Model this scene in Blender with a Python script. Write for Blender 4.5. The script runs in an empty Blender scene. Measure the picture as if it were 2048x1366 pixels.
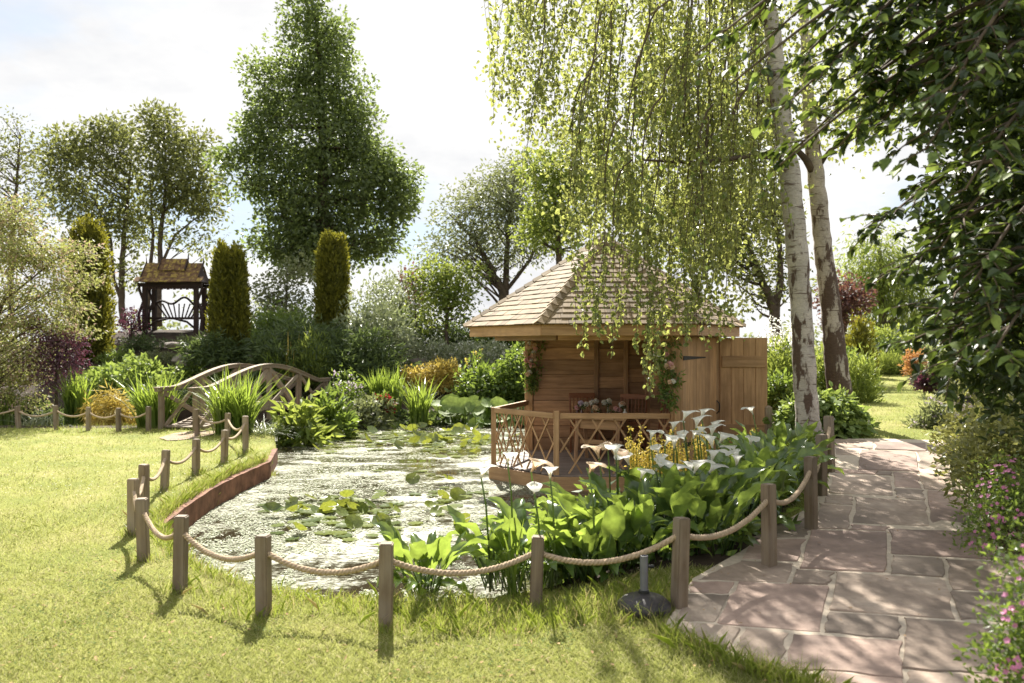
import bpy, bmesh, math, random
import numpy as np
from mathutils import Matrix, Vector, noise as mnoise
R = math.radians
rng = np.random.default_rng(7)
random.seed(7)
scene = bpy.context.scene
col = scene.collection
F, H, HY = 1706.7, 1.7, 690.0          # focal length in photo pixels, eye height, horizon row

# ------------------------------------------------------------------ camera, light, exposure
cam = bpy.data.cameras.new('camera'); cam_o = bpy.data.objects.new('camera', cam); col.objects.link(cam_o)
cam.sensor_width = 36; cam.lens = 30.0; cam.shift_y = 7 / 2048
cam.clip_start = 0.05; cam.clip_end = 2000
cam_o.location = (0, 0, H); cam_o.rotation_euler = (R(90), 0, 0)
cam.dof.use_dof = True; cam.dof.focus_distance = 9.5; cam.dof.aperture_fstop = 2.4
scene.camera = cam_o
SUN_EL, SUN_AZ = R(44), math.atan2(-0.10, 0.72)          # azimuth measured from +Y towards +X
sun = bpy.data.lights.new('sun', 'SUN'); sun.energy = 4.4; sun.angle = R(0.5); sun.color = (1, .95, .85)
sun_o = bpy.data.objects.new('sun', sun); col.objects.link(sun_o)
sdir = Vector((math.sin(SUN_AZ) * math.cos(SUN_EL), math.cos(SUN_AZ) * math.cos(SUN_EL), math.sin(SUN_EL)))
sun_o.rotation_euler = sdir.to_track_quat('Z', 'Y').to_euler(); sun_o.location = sdir * 60
world = bpy.data.worlds.new('World'); scene.world = world; world.use_nodes = True
nt = world.node_tree; N = nt.nodes; LK = nt.links; N.clear()
def nd(tree, typ, **kw):
    n = tree.nodes.new(typ)
    for k, v in kw.items(): setattr(n, k, v)
    return n
wo = nd(nt, 'ShaderNodeOutputWorld'); bg = nd(nt, 'ShaderNodeBackground'); bg.inputs['Strength'].default_value = .105
sky = nd(nt, 'ShaderNodeTexSky', sky_type='NISHITA', sun_disc=False, sun_elevation=SUN_EL, sun_rotation=SUN_AZ)
tc = nd(nt, 'ShaderNodeTexCoord'); sep = nd(nt, 'ShaderNodeSeparateXYZ'); LK.new(tc.outputs['Generated'], sep.inputs[0])
def math_node(tree, op, a, b=None):
    n = nd(tree, 'ShaderNodeMath', operation=op)
    for i, v in enumerate((a, b)):
        if v is None: continue
        if isinstance(v, (int, float)): n.inputs[i].default_value = v
        else: tree.links.new(v, n.inputs[i])
    return n.outputs[0]
zz = math_node(nt, 'ADD', math_node(nt, 'MAXIMUM', sep.outputs[2], 0.0), .22)
cmb = nd(nt, 'ShaderNodeCombineXYZ')
LK.new(math_node(nt, 'DIVIDE', sep.outputs[0], zz), cmb.inputs[0]); LK.new(math_node(nt, 'DIVIDE', sep.outputs[1], zz), cmb.inputs[1])
cmb.inputs[2].default_value = 9.79
def noise_node(tree, vec, scale, detail=6, rough=.55, w=None):
    n = nd(tree, 'ShaderNodeTexNoise'); n.inputs['Scale'].default_value = scale
    n.inputs['Detail'].default_value = detail; n.inputs['Roughness'].default_value = rough
    if vec is not None: tree.links.new(vec, n.inputs['Vector'])
    return n.outputs['Fac']
def ramp(tree, fac, stops):
    n = nd(tree, 'ShaderNodeValToRGB'); e = n.color_ramp.elements
    while len(e) < len(stops): e.new(.5)
    for el, (p, c) in zip(e, stops):
        el.position = p; el.color = (c, c, c, 1) if isinstance(c, (int, float)) else (*c, 1)
    tree.links.new(fac, n.inputs[0]); return n.outputs[0]
def mix(tree, fac, a, b, blend='MIX'):
    n = nd(tree, 'ShaderNodeMix', data_type='RGBA', blend_type=blend)
    for sock, v in ((n.inputs[0], fac), (n.inputs[6], a), (n.inputs[7], b)):
        if isinstance(v, (int, float)): sock.default_value = v
        elif isinstance(v, tuple): sock.default_value = (*v, 1)
        else: tree.links.new(v, sock)
    return n.outputs[2]
cl = ramp(nt, noise_node(nt, cmb.outputs[0], 1.0, 8, .55), [(.365, 0.0), (.50, 1.0)])
shade = ramp(nt, noise_node(nt, cmb.outputs[0], 1.3, 6, .6), [(.34, (2.45, 2.48, 2.58)), (.62, (3.45, 3.4, 3.3))])
blue = mix(nt, .88, sky.outputs[0], (1.75, 2.1, 2.55))
skc = mix(nt, cl, blue, shade)
LK.new(skc, bg.inputs['Color']); LK.new(bg.outputs[0], wo.inputs[0])
vs = scene.view_settings; vs.view_transform = 'Standard'; vs.look = 'None'; vs.gamma = 1; vs.use_curve_mapping = False
vs.exposure = 1.70
scene.cycles.max_bounces = 8; scene.cycles.transparent_max_bounces = 8; scene.cycles.transmission_bounces = 6
scene.cycles.diffuse_bounces = 4; scene.cycles.caustics_reflective = False; scene.cycles.caustics_refractive = False
scene.cycles.sample_clamp_indirect = 6

# ------------------------------------------------------------------ placing helpers
def G(px, py, z=0.0):
    y = F * (H - z) / (py - HY); return Vector(((px - 1024) / F * y, y, z))
def GR(px, py):
    y = (H + .3) * F / (py - HY + .076 * F); return Vector(((px - 1024) / F * y, y, -.3 + .076 * y))
def P3(px, py, y):
    return Vector(((px - 1024) / F * y, y, H - (py - HY) / F * y))
def sstep(a, b, x):
    t = np.clip((x - a) / (b - a), 0, 1); return t * t * (3 - 2 * t)
POND = [(-3.42, 8.3), (-2.85, 7.25), (-2.4, 6.6), (-1.85, 6.05), (-1.36, 5.76), (-.85, 5.66), (-.3, 5.75), (.2, 5.95), (.7, 6.6), (1.1, 7.6), (1.75, 8.8), (2.7, 10.2),
        (2.9, 11.4), (2.6, 13.0), (1.6, 15.0), (1.5, 18), (1.9, 21.2), (-2, 21.4), (-4.2, 21.1), (-5.4, 21.3), (-7.4, 22.2), (-9.6, 22.2), (-14, 20.5), (-14, 18.1),
        (-8, 17.9), (-5.7, 17.6), (-4.7, 16.8), (-4.05, 14.6), (-3.63, 12.6), (-3.67, 11.37), (-3.65, 10.28), (-3.55, 9.15)]
PND = np.array(POND)
def poly_inside(x, y, poly):
    inside = np.zeros(x.shape, bool); n = len(poly)
    for i in range(n):
        x1, y1 = poly[i]; x2, y2 = poly[(i + 1) % n]
        c = ((y1 > y) != (y2 > y)) & (x < (x2 - x1) * (y - y1) / (y2 - y1 + 1e-12) + x1); inside ^= c
    return inside
def poly_dist(x, y, poly):
    d = np.full(x.shape, 1e9); n = len(poly)
    for i in range(n):
        a = np.array(poly[i]); b = np.array(poly[(i + 1) % n]); ab = b - a
        t = np.clip(((x - a[0]) * ab[0] + (y - a[1]) * ab[1]) / (ab @ ab), 0, 1)
        d = np.minimum(d, np.hypot(x - a[0] - t * ab[0], y - a[1] - t * ab[1]))
    return d
def path_edge(y): return np.interp(y, [3, 5, 10.3, 12, 60], [-.18, .96, 3.97, 4.5, 4.7])
def ground(x, y):
    x = np.asarray(x, float); y = np.asarray(y, float)
    zr = np.where(y < 10.5, np.maximum(-.3 + .076 * y, 0), .5 + np.minimum(y - 10.5, 20) * .022)
    w = sstep(-1.0, -.28, (x - path_edge(y)) * .87) * sstep(3.2, 4.4, y)
    back = sstep(21.6, 27.5, y) * 1.25 + .95 * np.exp(-((x + 11) / 6.0) ** 2 - ((y - 28) / 4.5) ** 2)
    h = back * (1 - w) + zr * w
    ins = poly_inside(x, y, POND); d = poly_dist(x, y, POND)
    return np.where(ins, h - (h + .75) * sstep(-.02, .16, d), h)
def gz(x, y): return float(ground(np.array([x]), np.array([y]))[0])

# ------------------------------------------------------------------ object helpers
WM = {}
def put(o, W, parent=None):
    if parent is not None: o.parent = parent; o.matrix_basis = WM[parent.name].inverted() @ W
    else: o.matrix_basis = W
    WM[o.name] = W; return o
def tag(o, label=None, cat=None, group=None, kind=None):
    if label: o['label'] = label
    if cat: o['category'] = cat
    if group: o['group'] = group
    if kind: o['kind'] = kind
    return o
def thing(name, label, cat, loc, group=None):
    o = bpy.data.objects.new(name, None); col.objects.link(o); o.empty_display_size = .1
    put(o, Matrix.Translation(Vector(loc))); return tag(o, label, cat, group)
def obj(name, me, m, parent=None, W=None, kind=None):
    o = bpy.data.objects.new(name, me); col.objects.link(o)
    if m is not None and not me.materials: me.materials.append(m)
    put(o, W if W is not None else (Matrix.Identity(4) if parent is None else WM[parent.name]), parent)
    if kind: o['kind'] = kind
    return o
class MB:
    """collects geometry in world coordinates; build() links it as one mesh object"""
    def __init__(s): s.v = []; s.f = []; s.n = 0; s.smooth = False
    def add(s, verts, faces):
        v = np.asarray(verts, float).reshape(-1, 3); s.v.append(v)
        if isinstance(faces, np.ndarray): s.f.append(faces + s.n)
        else: s.f.append([[i + s.n for i in f] for f in faces])
        s.n += len(v)
    def tube(s, pts, rad, sides=6, cap=True):
        pts = [Vector(p) for p in pts]; n = len(pts)
        if isinstance(rad, (int, float)): rad = [rad] * n
        vs_ = []; ref = None
        for i, p in enumerate(pts):
            t = (pts[min(i + 1, n - 1)] - pts[max(i - 1, 0)]).normalized()
            if ref is None: ref = Vector((1, 0, 0)) if abs(t.x) < .8 else Vector((0, 1, 0))
            a = (ref - t * ref.dot(t)).normalized(); b = t.cross(a); ref = a
            for k in range(sides):
                q = 2 * math.pi * k / sides; vs_.append(p + (a * math.cos(q) + b * math.sin(q)) * rad[i])
        fs = [[i * sides + k, i * sides + (k + 1) % sides, (i + 1) * sides + (k + 1) % sides, (i + 1) * sides + k] for i in range(n - 1) for k in range(sides)]
        if cap: fs += [list(range(sides))[::-1], [(n - 1) * sides + k for k in range(sides)]]
        s.add([tuple(v) for v in vs_], fs)
    def box(s, c, size, rz=0):
        cx, cy, cz = c; a, b, h = [q / 2 for q in size]; ca, sa = math.cos(rz), math.sin(rz)
        s.add([(cx + x * ca - y * sa, cy + x * sa + y * ca, cz + z) for z in (-h, h) for x, y in ((-a, -b), (a, -b), (a, b), (-a, b))],
              [[0, 3, 2, 1], [4, 5, 6, 7], [0, 1, 5, 4], [1, 2, 6, 5], [2, 3, 7, 6], [3, 0, 4, 7]])
    def lathe(s, c, prof, seg=20):
        cx, cy, cz = c; v = []; n = len(prof)
        for r, z in prof:
            for k in range(seg): q = 2 * math.pi * k / seg; v.append((cx + r * math.cos(q), cy + r * math.sin(q), cz + z))
        f = [[i * seg + k, i * seg + (k + 1) % seg, (i + 1) * seg + (k + 1) % seg, (i + 1) * seg + k] for i in range(n - 1) for k in range(seg)]
        f += [list(range(seg))[::-1], [(n - 1) * seg + k for k in range(seg)]]
        s.add(v, f)
    def mesh(s, name, off=(0, 0, 0)):
        me = bpy.data.meshes.new(name)
        v = np.concatenate(s.v) - np.array(off); tot = []; loops = []
        for f in s.f:
            if isinstance(f, np.ndarray): tot.append(np.full(len(f), f.shape[1], np.int32)); loops.append(f.astype(np.int32).ravel())
            else:
                tot.append(np.array([len(q) for q in f], np.int32)); loops.append(np.array([i for q in f for i in q], np.int32))
        tot = np.concatenate(tot); loops = np.concatenate(loops)
        me.vertices.add(len(v)); me.vertices.foreach_set('co', v.astype(np.float32).ravel())
        me.loops.add(len(loops)); me.loops.foreach_set('vertex_index', loops)
        me.polygons.add(len(tot)); me.polygons.foreach_set('loop_start', np.concatenate([[0], np.cumsum(tot)[:-1]]).astype(np.int32))
        if s.smooth: me.polygons.foreach_set('use_smooth', np.ones(len(tot), bool))
        else: me.polygons.foreach_set('use_smooth', np.zeros(len(tot), bool))
        me.update(calc_edges=True); me.validate(); return me
    def build(s, name, m, parent=None, kind=None):
        if parent is None:
            W = Matrix.Identity(4); off = (0, 0, 0)
        else:
            off = WM[parent.name].translation; W = Matrix.Translation(off)
        return obj(name, s.mesh(name, off), m, parent, W, kind)
BOXES = {}
def box_mesh(l, w, h, bev=.004):
    k = (round(l, 3), round(w, 3), round(h, 3), bev)
    if k not in BOXES:
        bm = bmesh.new(); bmesh.ops.create_cube(bm, size=1)
        bmesh.ops.scale(bm, vec=(l, w, h), verts=bm.verts)
        if bev: bmesh.ops.bevel(bm, geom=list(bm.edges), offset=min(bev, .3 * min(l, w, h)), segments=1, affect='EDGES')
        me = bpy.data.meshes.new('beam'); bm.to_mesh(me); bm.free(); BOXES[k] = me
    return BOXES[k]
def beam(name, p0, p1, w, h, m, parent, side=None, bev=.004, kind=None):
    """a board from p0 to p1: w is its horizontal thickness, h its height (or along side x axis)"""
    p0 = Vector(p0); p1 = Vector(p1); d = p1 - p0; L = d.length; x = d.normalized()
    if side is None: up = Vector((0, 0, 1)) if abs(x.z) < .9 else Vector((0, 1, 0)); y = up.cross(x).normalized()
    else: y = Vector(side); y = (y - x * y.dot(x)).normalized()
    z = x.cross(y); c = (p0 + p1) / 2
    W = Matrix(((x.x, y.x, z.x, c.x), (x.y, y.y, z.y, c.y), (x.z, y.z, z.z, c.z), (0, 0, 0, 1)))
    key = (round(L, 3), round(w, 3), round(h, 3), bev)
    me = box_mesh(L, w, h, bev)
    if me.materials and me.materials[0] != m:
        me = me.copy(); me.materials.clear()
    return obj(name, me, m, parent, W, kind)

# ------------------------------------------------------------------ materials
def new_mat(name):
    m = bpy.data.materials.new(name); m.use_nodes = True; t = m.node_tree; t.nodes.clear()
    out = nd(t, 'ShaderNodeOutputMaterial'); return m, t, out
def pbsdf(t, color, rough=.6, spec=.5):
    b = nd(t, 'ShaderNodeBsdfPrincipled')
    if isinstance(color, tuple): b.inputs['Base Color'].default_value = (*color, 1)
    else: t.links.new(color, b.inputs['Base Color'])
    if isinstance(rough, (int, float)): b.inputs['Roughness'].default_value = rough
    else: t.links.new(rough, b.inputs['Roughness'])
    b.inputs['Specular IOR Level'].default_value = spec; return b
def bump(t, b, fac, strength=.4, dist=.01):
    n = nd(t, 'ShaderNodeBump'); n.inputs['Strength'].default_value = strength; n.inputs['Distance'].default_value = dist
    t.links.new(fac, n.inputs['Height']); t.links.new(n.outputs[0], b.inputs['Normal'])
def scaled(t, s, kind='Object', rand=True):
    c = nd(t, 'ShaderNodeTexCoord'); mp = nd(t, 'ShaderNodeMapping'); mp.inputs['Scale'].default_value = s
    src = c.outputs[kind]
    if rand:
        oi = nd(t, 'ShaderNodeObjectInfo'); sc = nd(t, 'ShaderNodeVectorMath', operation='SCALE'); sc.inputs['Scale'].default_value = 37.0
        cx = nd(t, 'ShaderNodeCombineXYZ'); t.links.new(oi.outputs['Random'], cx.inputs[0]); t.links.new(oi.outputs['Random'], cx.inputs[1]); t.links.new(cx.outputs[0], sc.inputs[0])
        ad = nd(t, 'ShaderNodeVectorMath', operation='ADD'); t.links.new(src, ad.inputs[0]); t.links.new(sc.outputs[0], ad.inputs[1]); src = ad.outputs[0]
    t.links.new(src, mp.inputs['Vector']); return mp.outputs[0]
def wood(name, dark, light, rough=.65, tone=.35, weather=None):
    m, t, out = new_mat(name)
    g = noise_node(t, scaled(t, (1.6, 26, 26)), 1.0, 7, .65); c = ramp(t, g, [(.3, dark), (.68, light)])
    blot = noise_node(t, scaled(t, (2, 4, 4)), 1.4, 4); c = mix(t, ramp(t, blot, [(.45, 0.0), (.75, .5)]), c, tuple(q * .55 for q in dark))
    if weather: c = mix(t, ramp(t, noise_node(t, scaled(t, (3, 6, 6)), 1.2, 5), [(.4, 0.0), (.7, .8)]), c, weather)
    oi = nd(t, 'ShaderNodeObjectInfo'); tv = ramp(t, oi.outputs['Random'], [(0, 1 - tone), (1, 1 + tone * .6)])
    c = mix(t, 1.0, c, tv, 'MULTIPLY')
    b = pbsdf(t, c, rough, .35); bump(t, b, g, .35, .004); t.links.new(b.outputs[0], out.inputs[0]); return m
def leafmat(name, dark, light, trans, amt=.45, rough=.42, spec=.5, third=None):
    m, t, out = new_mat(name)
    geo = nd(t, 'ShaderNodeNewGeometry'); oi = nd(t, 'ShaderNodeObjectInfo'); rnd = math_node(t, 'FRACT', math_node(t, 'ADD', geo.outputs['Random Per Island'], oi.outputs['Random']))
    stops = [(0, dark), (1, light)] if third is None else [(0, dark), (.72, light), (.9, third)]
    c = ramp(t, rnd, stops)
    tw = ramp(t, rnd, [(0, tuple(q * .65 for q in trans)), (1, tuple(q * 1.15 for q in trans))]) if third is None else ramp(t, rnd, [(0, trans), (.72, trans), (.9, third)])
    if name in ('calla_leaves', 'lily_pad', 'large_round_leaves', 'hornbeam_leaves'):
        mo = noise_node(t, scaled(t, (1, 1, 1)), 9 if name == 'calla_leaves' else 3, 6, .65); mv = ramp(t, mo, [(.3, .6), (.7, 1.3)]); c = mix(t, 1.0, c, mv, 'MULTIPLY'); tw = mix(t, 1.0, tw, mv, 'MULTIPLY'); c = mix(t, ramp(t, mo, [(.66, 0.0), (.74, .7)]), c, (.30, .22, .06))
    b = pbsdf(t, c, rough, spec); tr = nd(t, 'ShaderNodeBsdfTranslucent'); t.links.new(tw, tr.inputs[0])
    ms = nd(t, 'ShaderNodeMixShader'); ms.inputs[0].default_value = amt
    t.links.new(b.outputs[0], ms.inputs[1]); t.links.new(tr.outputs[0], ms.inputs[2]); t.links.new(ms.outputs[0], out.inputs[0]); return m
def plain(name, color, rough=.6, spec=.4, var=.25, scale=6, b_str=.3, b_dist=.01):
    m, t, out = new_mat(name); n = noise_node(t, scaled(t, (1, 1, 1)), scale, 8, .6)
    c = ramp(t, n, [(.3, tuple(q * (1 - var) for q in color)), (.7, tuple(min(q * (1 + var), 1) for q in color))])
    b = pbsdf(t, c, rough, spec); bump(t, b, n, b_str, b_dist); t.links.new(b.outputs[0], out.inputs[0]); return m
def petal(name, color, trans=.4, rough=.5):
    m, t, out = new_mat(name); b = pbsdf(t, color, rough, .4); tr = nd(t, 'ShaderNodeBsdfTranslucent'); tr.inputs[0].default_value = (*color, 1)
    ms = nd(t, 'ShaderNodeMixShader'); ms.inputs[0].default_value = trans
    t.links.new(b.outputs[0], ms.inputs[1]); t.links.new(tr.outputs[0], ms.inputs[2]); t.links.new(ms.outputs[0], out.inputs[0]); return m

M_post = wood('weathered_post_wood', (.17, .115, .072), (.36, .275, .19), .75, .28, (.29, .24, .19))
M_oak = wood('oak_wood', (.36, .20, .09), (.60, .37, .19), .55, .2)
M_oak_dark = wood('aged_oak_boards', (.31, .165, .085), (.60, .36, .20), .5, .42)
M_deck = wood('deck_wood', (.20, .155, .13), (.34, .28, .235), .6, .2)
M_furn = wood('stained_furniture_wood', (.20, .07, .03), (.36, .15, .065), .4, .2)
M_shingle = wood('roof_shingle_wood', (.175, .118, .064), (.335, .24, .142), .8, .4, (.25, .195, .125))
M_pav = wood('dark_carved_wood', (.022, .012, .010), (.06, .032, .024), .7, .3)
M_iron = plain('black_iron', (.012, .012, .013), .5, .5, .3, 20)
M_rope = plain('hemp_rope', (.42, .32, .22), .9, .15, .25, 60, .5, .004)
M_bark = plain('grey_brown_bark', (.10, .075, .055), .9, .2, .45, 5, .8, .03)
M_soil = plain('soil', (.05, .034, .024), .95, .2, .5, 8, .9, .04)
M_wall = plain('red_brick_wall', (.21, .105, .07), .85, .2, .55, 5, .8, .015)
M_rock = plain('garden_rock', (.26, .22, .19), .85, .3, .35, 4, .7, .03)

L_birch = leafmat('birch_leaves', (.085, .115, .028), (.24, .27, .10), (.44, .47, .12), .5, .34, .6)
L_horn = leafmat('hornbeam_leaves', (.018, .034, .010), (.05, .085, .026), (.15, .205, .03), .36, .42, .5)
L_oak = leafmat('dense_tree_leaves', (.055, .08, .028), (.16, .205, .075), (.29, .37, .09), .45, .40, .55)
L_ash = leafmat('ash_leaves', (.072, .086, .03), (.185, .20, .075), (.28, .30, .08), .4, .5, .4)
L_grey = leafmat('grey_green_leaves', (.10, .125, .05), (.25, .27, .14), (.29, .32, .12), .4, .45, .5)
L_lime = leafmat('lime_leaves', (.08, .13, .022), (.22, .28, .06), (.38, .44, .08), .45, .5, .4)
L_mid = leafmat('mid_green_leaves', (.06, .105, .022), (.17, .235, .06), (.30, .40, .06), .42, .42, .5)
L_dark = leafmat('dark_green_leaves', (.036, .06, .022), (.115, .16, .055), (.18, .24, .06), .33, .5, .4)
L_yew = leafmat('golden_yew_needles', (.04, .05, .010), (.22, .215, .035), (.32, .30, .03), .4, .5, .35)
L_maple = leafmat('pale_maple_leaves', (.155, .175, .05), (.34, .35, .14), (.39, .41, .12), .45, .5, .4, third=(.46, .33, .25))
L_purple = leafmat('purple_maple_leaves', (.045, .018, .03), (.17, .085, .12), (.17, .05, .08), .35, .42, .5)
L_red = leafmat('copper_leaves', (.075, .042, .038), (.20, .115, .10), (.23, .10, .07), .4, .5, .4)
L_silver = leafmat('silver_leaves', (.17, .21, .10), (.44, .46, .33), (.32, .36, .16), .35, .4, .5)
L_gold = leafmat('gold_foliage', (.34, .26, .05), (.62, .50, .15), (.6, .46, .1), .4, .55, .3)
L_orange = leafmat('orange_foliage', (.42, .20, .08), (.62, .38, .2), (.6, .32, .1), .4, .55, .3)
L_calla = leafmat('calla_leaves', (.05, .10, .03), (.15, .23, .075), (.40, .52, .08), .42, .25, .7)
L_blade = leafmat('strap_leaves', (.055, .10, .016), (.17, .25, .05), (.34, .44, .06), .45, .32, .6)
L_pad = leafmat('lily_pad', (.07, .11, .022), (.22, .26, .06), (.34, .37, .05), .33, .2, .65)
L_petas = leafmat('large_round_leaves', (.12, .19, .05), (.26, .33, .12), (.4, .5, .1), .4, .6, .22)
L_grass = leafmat('grass_blades', (.175, .205, .052), (.335, .355, .13), (.43, .445, .14), .5, .6, .2, third=(.50, .46, .26))
L_tall = leafmat('tall_grass_blades', (.08, .13, .02), (.24, .30, .06), (.38, .44, .07), .5, .45, .35, third=(.45, .38, .18))
L_weed = leafmat('floating_pondweed', (.15, .18, .08), (.38, .40, .27), (.28, .29, .12), .15, .65, .25, third=(.50, .49, .39))
L_variegated = leafmat('variegated_leaves', (.10, .13, .04), (.36, .35, .13), (.38, .38, .1), .4, .42, .5)
L_clover = leafmat('clover_leaves', (.08, .12, .03), (.20, .25, .08), (.3, .36, .1), .4, .8, .1)
P_white = petal('white_petals', (.88, .86, .79), .58); P_pink = petal('pink_petals', (.70, .26, .48)); P_cream = petal('cream_petals', (.78, .58, .40))
P_blush = petal('blush_petals', (.75, .45, .42)); P_yellow = petal('yellow_petals', (.74, .58, .12)); P_lilac = petal('lilac_petals', (.66, .55, .64))
P_redf = petal('red_petals', (.42, .02, .04)); P_orange = petal('orange_petals', (.75, .2, .03)); P_brown = petal('withered_petals', (.74, .55, .38), .5)

# ------------------------------------------------------------------ foliage geometry
def unit(a): return a / (np.linalg.norm(a, axis=-1, keepdims=True) + 1e-9)
def leaves(mb, P, D, Nn, L, Wd, fold=.18, six=False):
    n = len(P)
    if n == 0: return
    D = unit(D); U = unit(np.cross(D, Nn)); Nn = np.cross(U, D)
    L = np.broadcast_to(L, (n,))[:, None]; Wd = np.broadcast_to(Wd, (n,))[:, None]
    if not six:
        v = np.stack([P, P + D * L * .42 + U * Wd * .5 + Nn * Wd * fold, P + D * L, P + D * L * .42 - U * Wd * .5 + Nn * Wd * fold], 1)
        f = np.arange(n * 4).reshape(n, 4)
    else:
        a = P + D * L * .22; b = P + D * L * .62
        v = np.stack([P, a + U * Wd * .46 + Nn * Wd * fold, b + U * Wd * .38 + Nn * Wd * fold, P + D * L - Nn * L * .12, b - U * Wd * .38 + Nn * Wd * fold, a - U * Wd * .46 + Nn * Wd * fold], 1)
        k = np.arange(n)[:, None] * 6
        f = np.concatenate([k + np.array([[0, 3, 2, 1]]), k + np.array([[0, 5, 4, 3]])])
    mb.add(v.reshape(-1, 3), f)
def clump_leaves(mb, C, per, r, L, asp=.55, flat=.7, droop=.2, out_c=None, six=False, up=.5):
    C = np.asarray(C); n = len(C) * per
    c = np.repeat(C, per, 0); off = rng.normal(size=(n, 3)); off *= np.minimum(1, 1.7 / (np.linalg.norm(off, axis=1, keepdims=True) + 1e-6)); off *= r; off[:, 2] *= flat
    P = c + off
    D = rng.normal(size=(n, 3)) * .8 + unit(off) * .7; D[:, 2] -= droop
    if out_c is not None: D += unit(P - np.asarray(out_c)) * .5
    Nn = rng.normal(size=(n, 3)); Nn[:, 2] += up
    s = L * rng.uniform(.65, 1.25, n)
    leaves(mb, P, D, Nn, s, s * asp, .15, six)
def in_ellipsoid(c, r, n, lo=.35):
    d = unit(rng.normal(size=(n, 3))); q = rng.uniform(lo ** 2, 1, n) ** .5
    return np.asarray(c) + d * q[:, None] * np.asarray(r)
def limb(mb, a, b, r0, r1, sag=.15, n=5, sides=5):
    a = Vector(a); b = Vector(b); d = b - a; L = d.length; pts = []; rad = []
    o = Vector(rng.normal(size=3)) * L * .06
    for i in range(n + 1):
        t = i / n; p = a.lerp(b, t) + Vector((0, 0, 1)) * L * sag * math.sin(t * math.pi) + o * math.sin(t * math.pi)
        pts.append(p); rad.append(r0 + (r1 - r0) * t ** .7)
    mb.tube(pts, rad, sides); return pts
def tree(name, label, cat, trunk, lobes, lm, bark, L, per, cr, Y, asp=.55, group=None, limbs=.3, droop=.2, twig=.012, flat=.7, dens=1.0, dy=None, lift=-.12, rise=.7):
    """trunk: list of (px, py, r) or lists of them; lobes: (px, py, rx, ry, clumps) all at distance Y (dy adds depth)"""
    trunks = trunk if isinstance(trunk[0], list) else [trunk]
    b = P3(trunks[0][0][0], trunks[0][0][1], Y); root = thing(name, label, cat, b, group)
    tb = MB(); tb.smooth = True; tp = []
    for tr in trunks:
        pts = [P3(p[0], p[1], Y) for p in tr]; pts[0].z -= .3
        fine = []; rad = []
        for i in range(len(pts) - 1):
            for k in range(4):
                q = k / 4; fine.append(pts[i].lerp(pts[i + 1], q) + Vector(rng.normal(size=3)) * tr[i][2] * .12); rad.append(tr[i][2] * (1 - q) + tr[i + 1][2] * q)
        fine.append(pts[-1]); rad.append(tr[-1][2]); tb.tube(fine, rad, 9)
        tp += list(zip(fine, rad))
    cb = MB(); sc = Y / F
    for (px, py, rx, ry, n) in lobes:
        n = int(n * dens); c = np.array(P3(px, py, Y)); r = np.array((rx * sc, (dy or rx * .9) * sc if dy is None else dy, ry * sc))
        C = in_ellipsoid(c, r, n)
        clump_leaves(cb, C, per, cr, L, asp, flat, droop, c)
        for q in C[: max(2, int(n * limbs))]:
            q = Vector(q); best = min(tp, key=lambda s: abs((q.z - s[0].z) - rise * math.hypot(q.x - s[0].x, q.y - s[0].y)) + .25 * (q - s[0]).length)
            limb(tb, best[0], q, max(best[1] * .38, twig), twig * .6, lift)
    tb.build('trunk', bark, root); cb.build('crown', lm, root); return root
def bush(name, label, cat, px, pyb, w, h, Y, lm, L, n, per=26, cr=None, asp=.5, flat=.7, group=None, depth=None, top=.5, droop=.1, stem=True, flowers=None, six=False, shade_in=.3):
    sc = Y / F; b = P3(px, pyb, Y); root = thing(name, label, cat, b, group)
    W_, H_ = w * sc / 2, h * sc; dp = depth if depth else W_ * .8
    d = unit(rng.normal(size=(n, 3))); d[:, 2] = np.abs(d[:, 2]) if True else d[:, 2]
    q = rng.uniform(shade_in ** 2, 1, n) ** .5
    bumpy = 1 + .16 * np.sin(d[:, 0] * 7 + b.x * 3) * np.cos(d[:, 1] * 6 + 1.3) + rng.normal(size=n) * .06
    C = np.array(b) + d * (q * bumpy)[:, None] * np.array((W_, dp, H_))
    fb = MB(); clump_leaves(fb, C, per, cr or max(.05, .16 * min(W_, H_)), L, asp, flat, droop, np.array(b), six)
    fb.build('foliage', lm, root)
    if stem:
        sb = MB()
        for k in range(7):
            limb(sb, b + Vector((rng.normal() * W_ * .1, rng.normal() * dp * .1, -.08)), Vector(C[k]), .02 * max(1, H_), .006, .05)
        sb.build('stem', M_bark, root)
    if flowers:
        fm, fs, fn = flowers; mb = MB(); k = rng.integers(0, n, fn); pp = C[k] + unit(C[k] - np.array(b)) * rng.uniform(.0, .12, (fn, 1)) * max(W_, H_)
        clump_leaves(mb, pp, 4, fs * .35, fs, .8, .6, 0); mb.build('blossom', fm, root, 'stuff')
    return root
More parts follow.
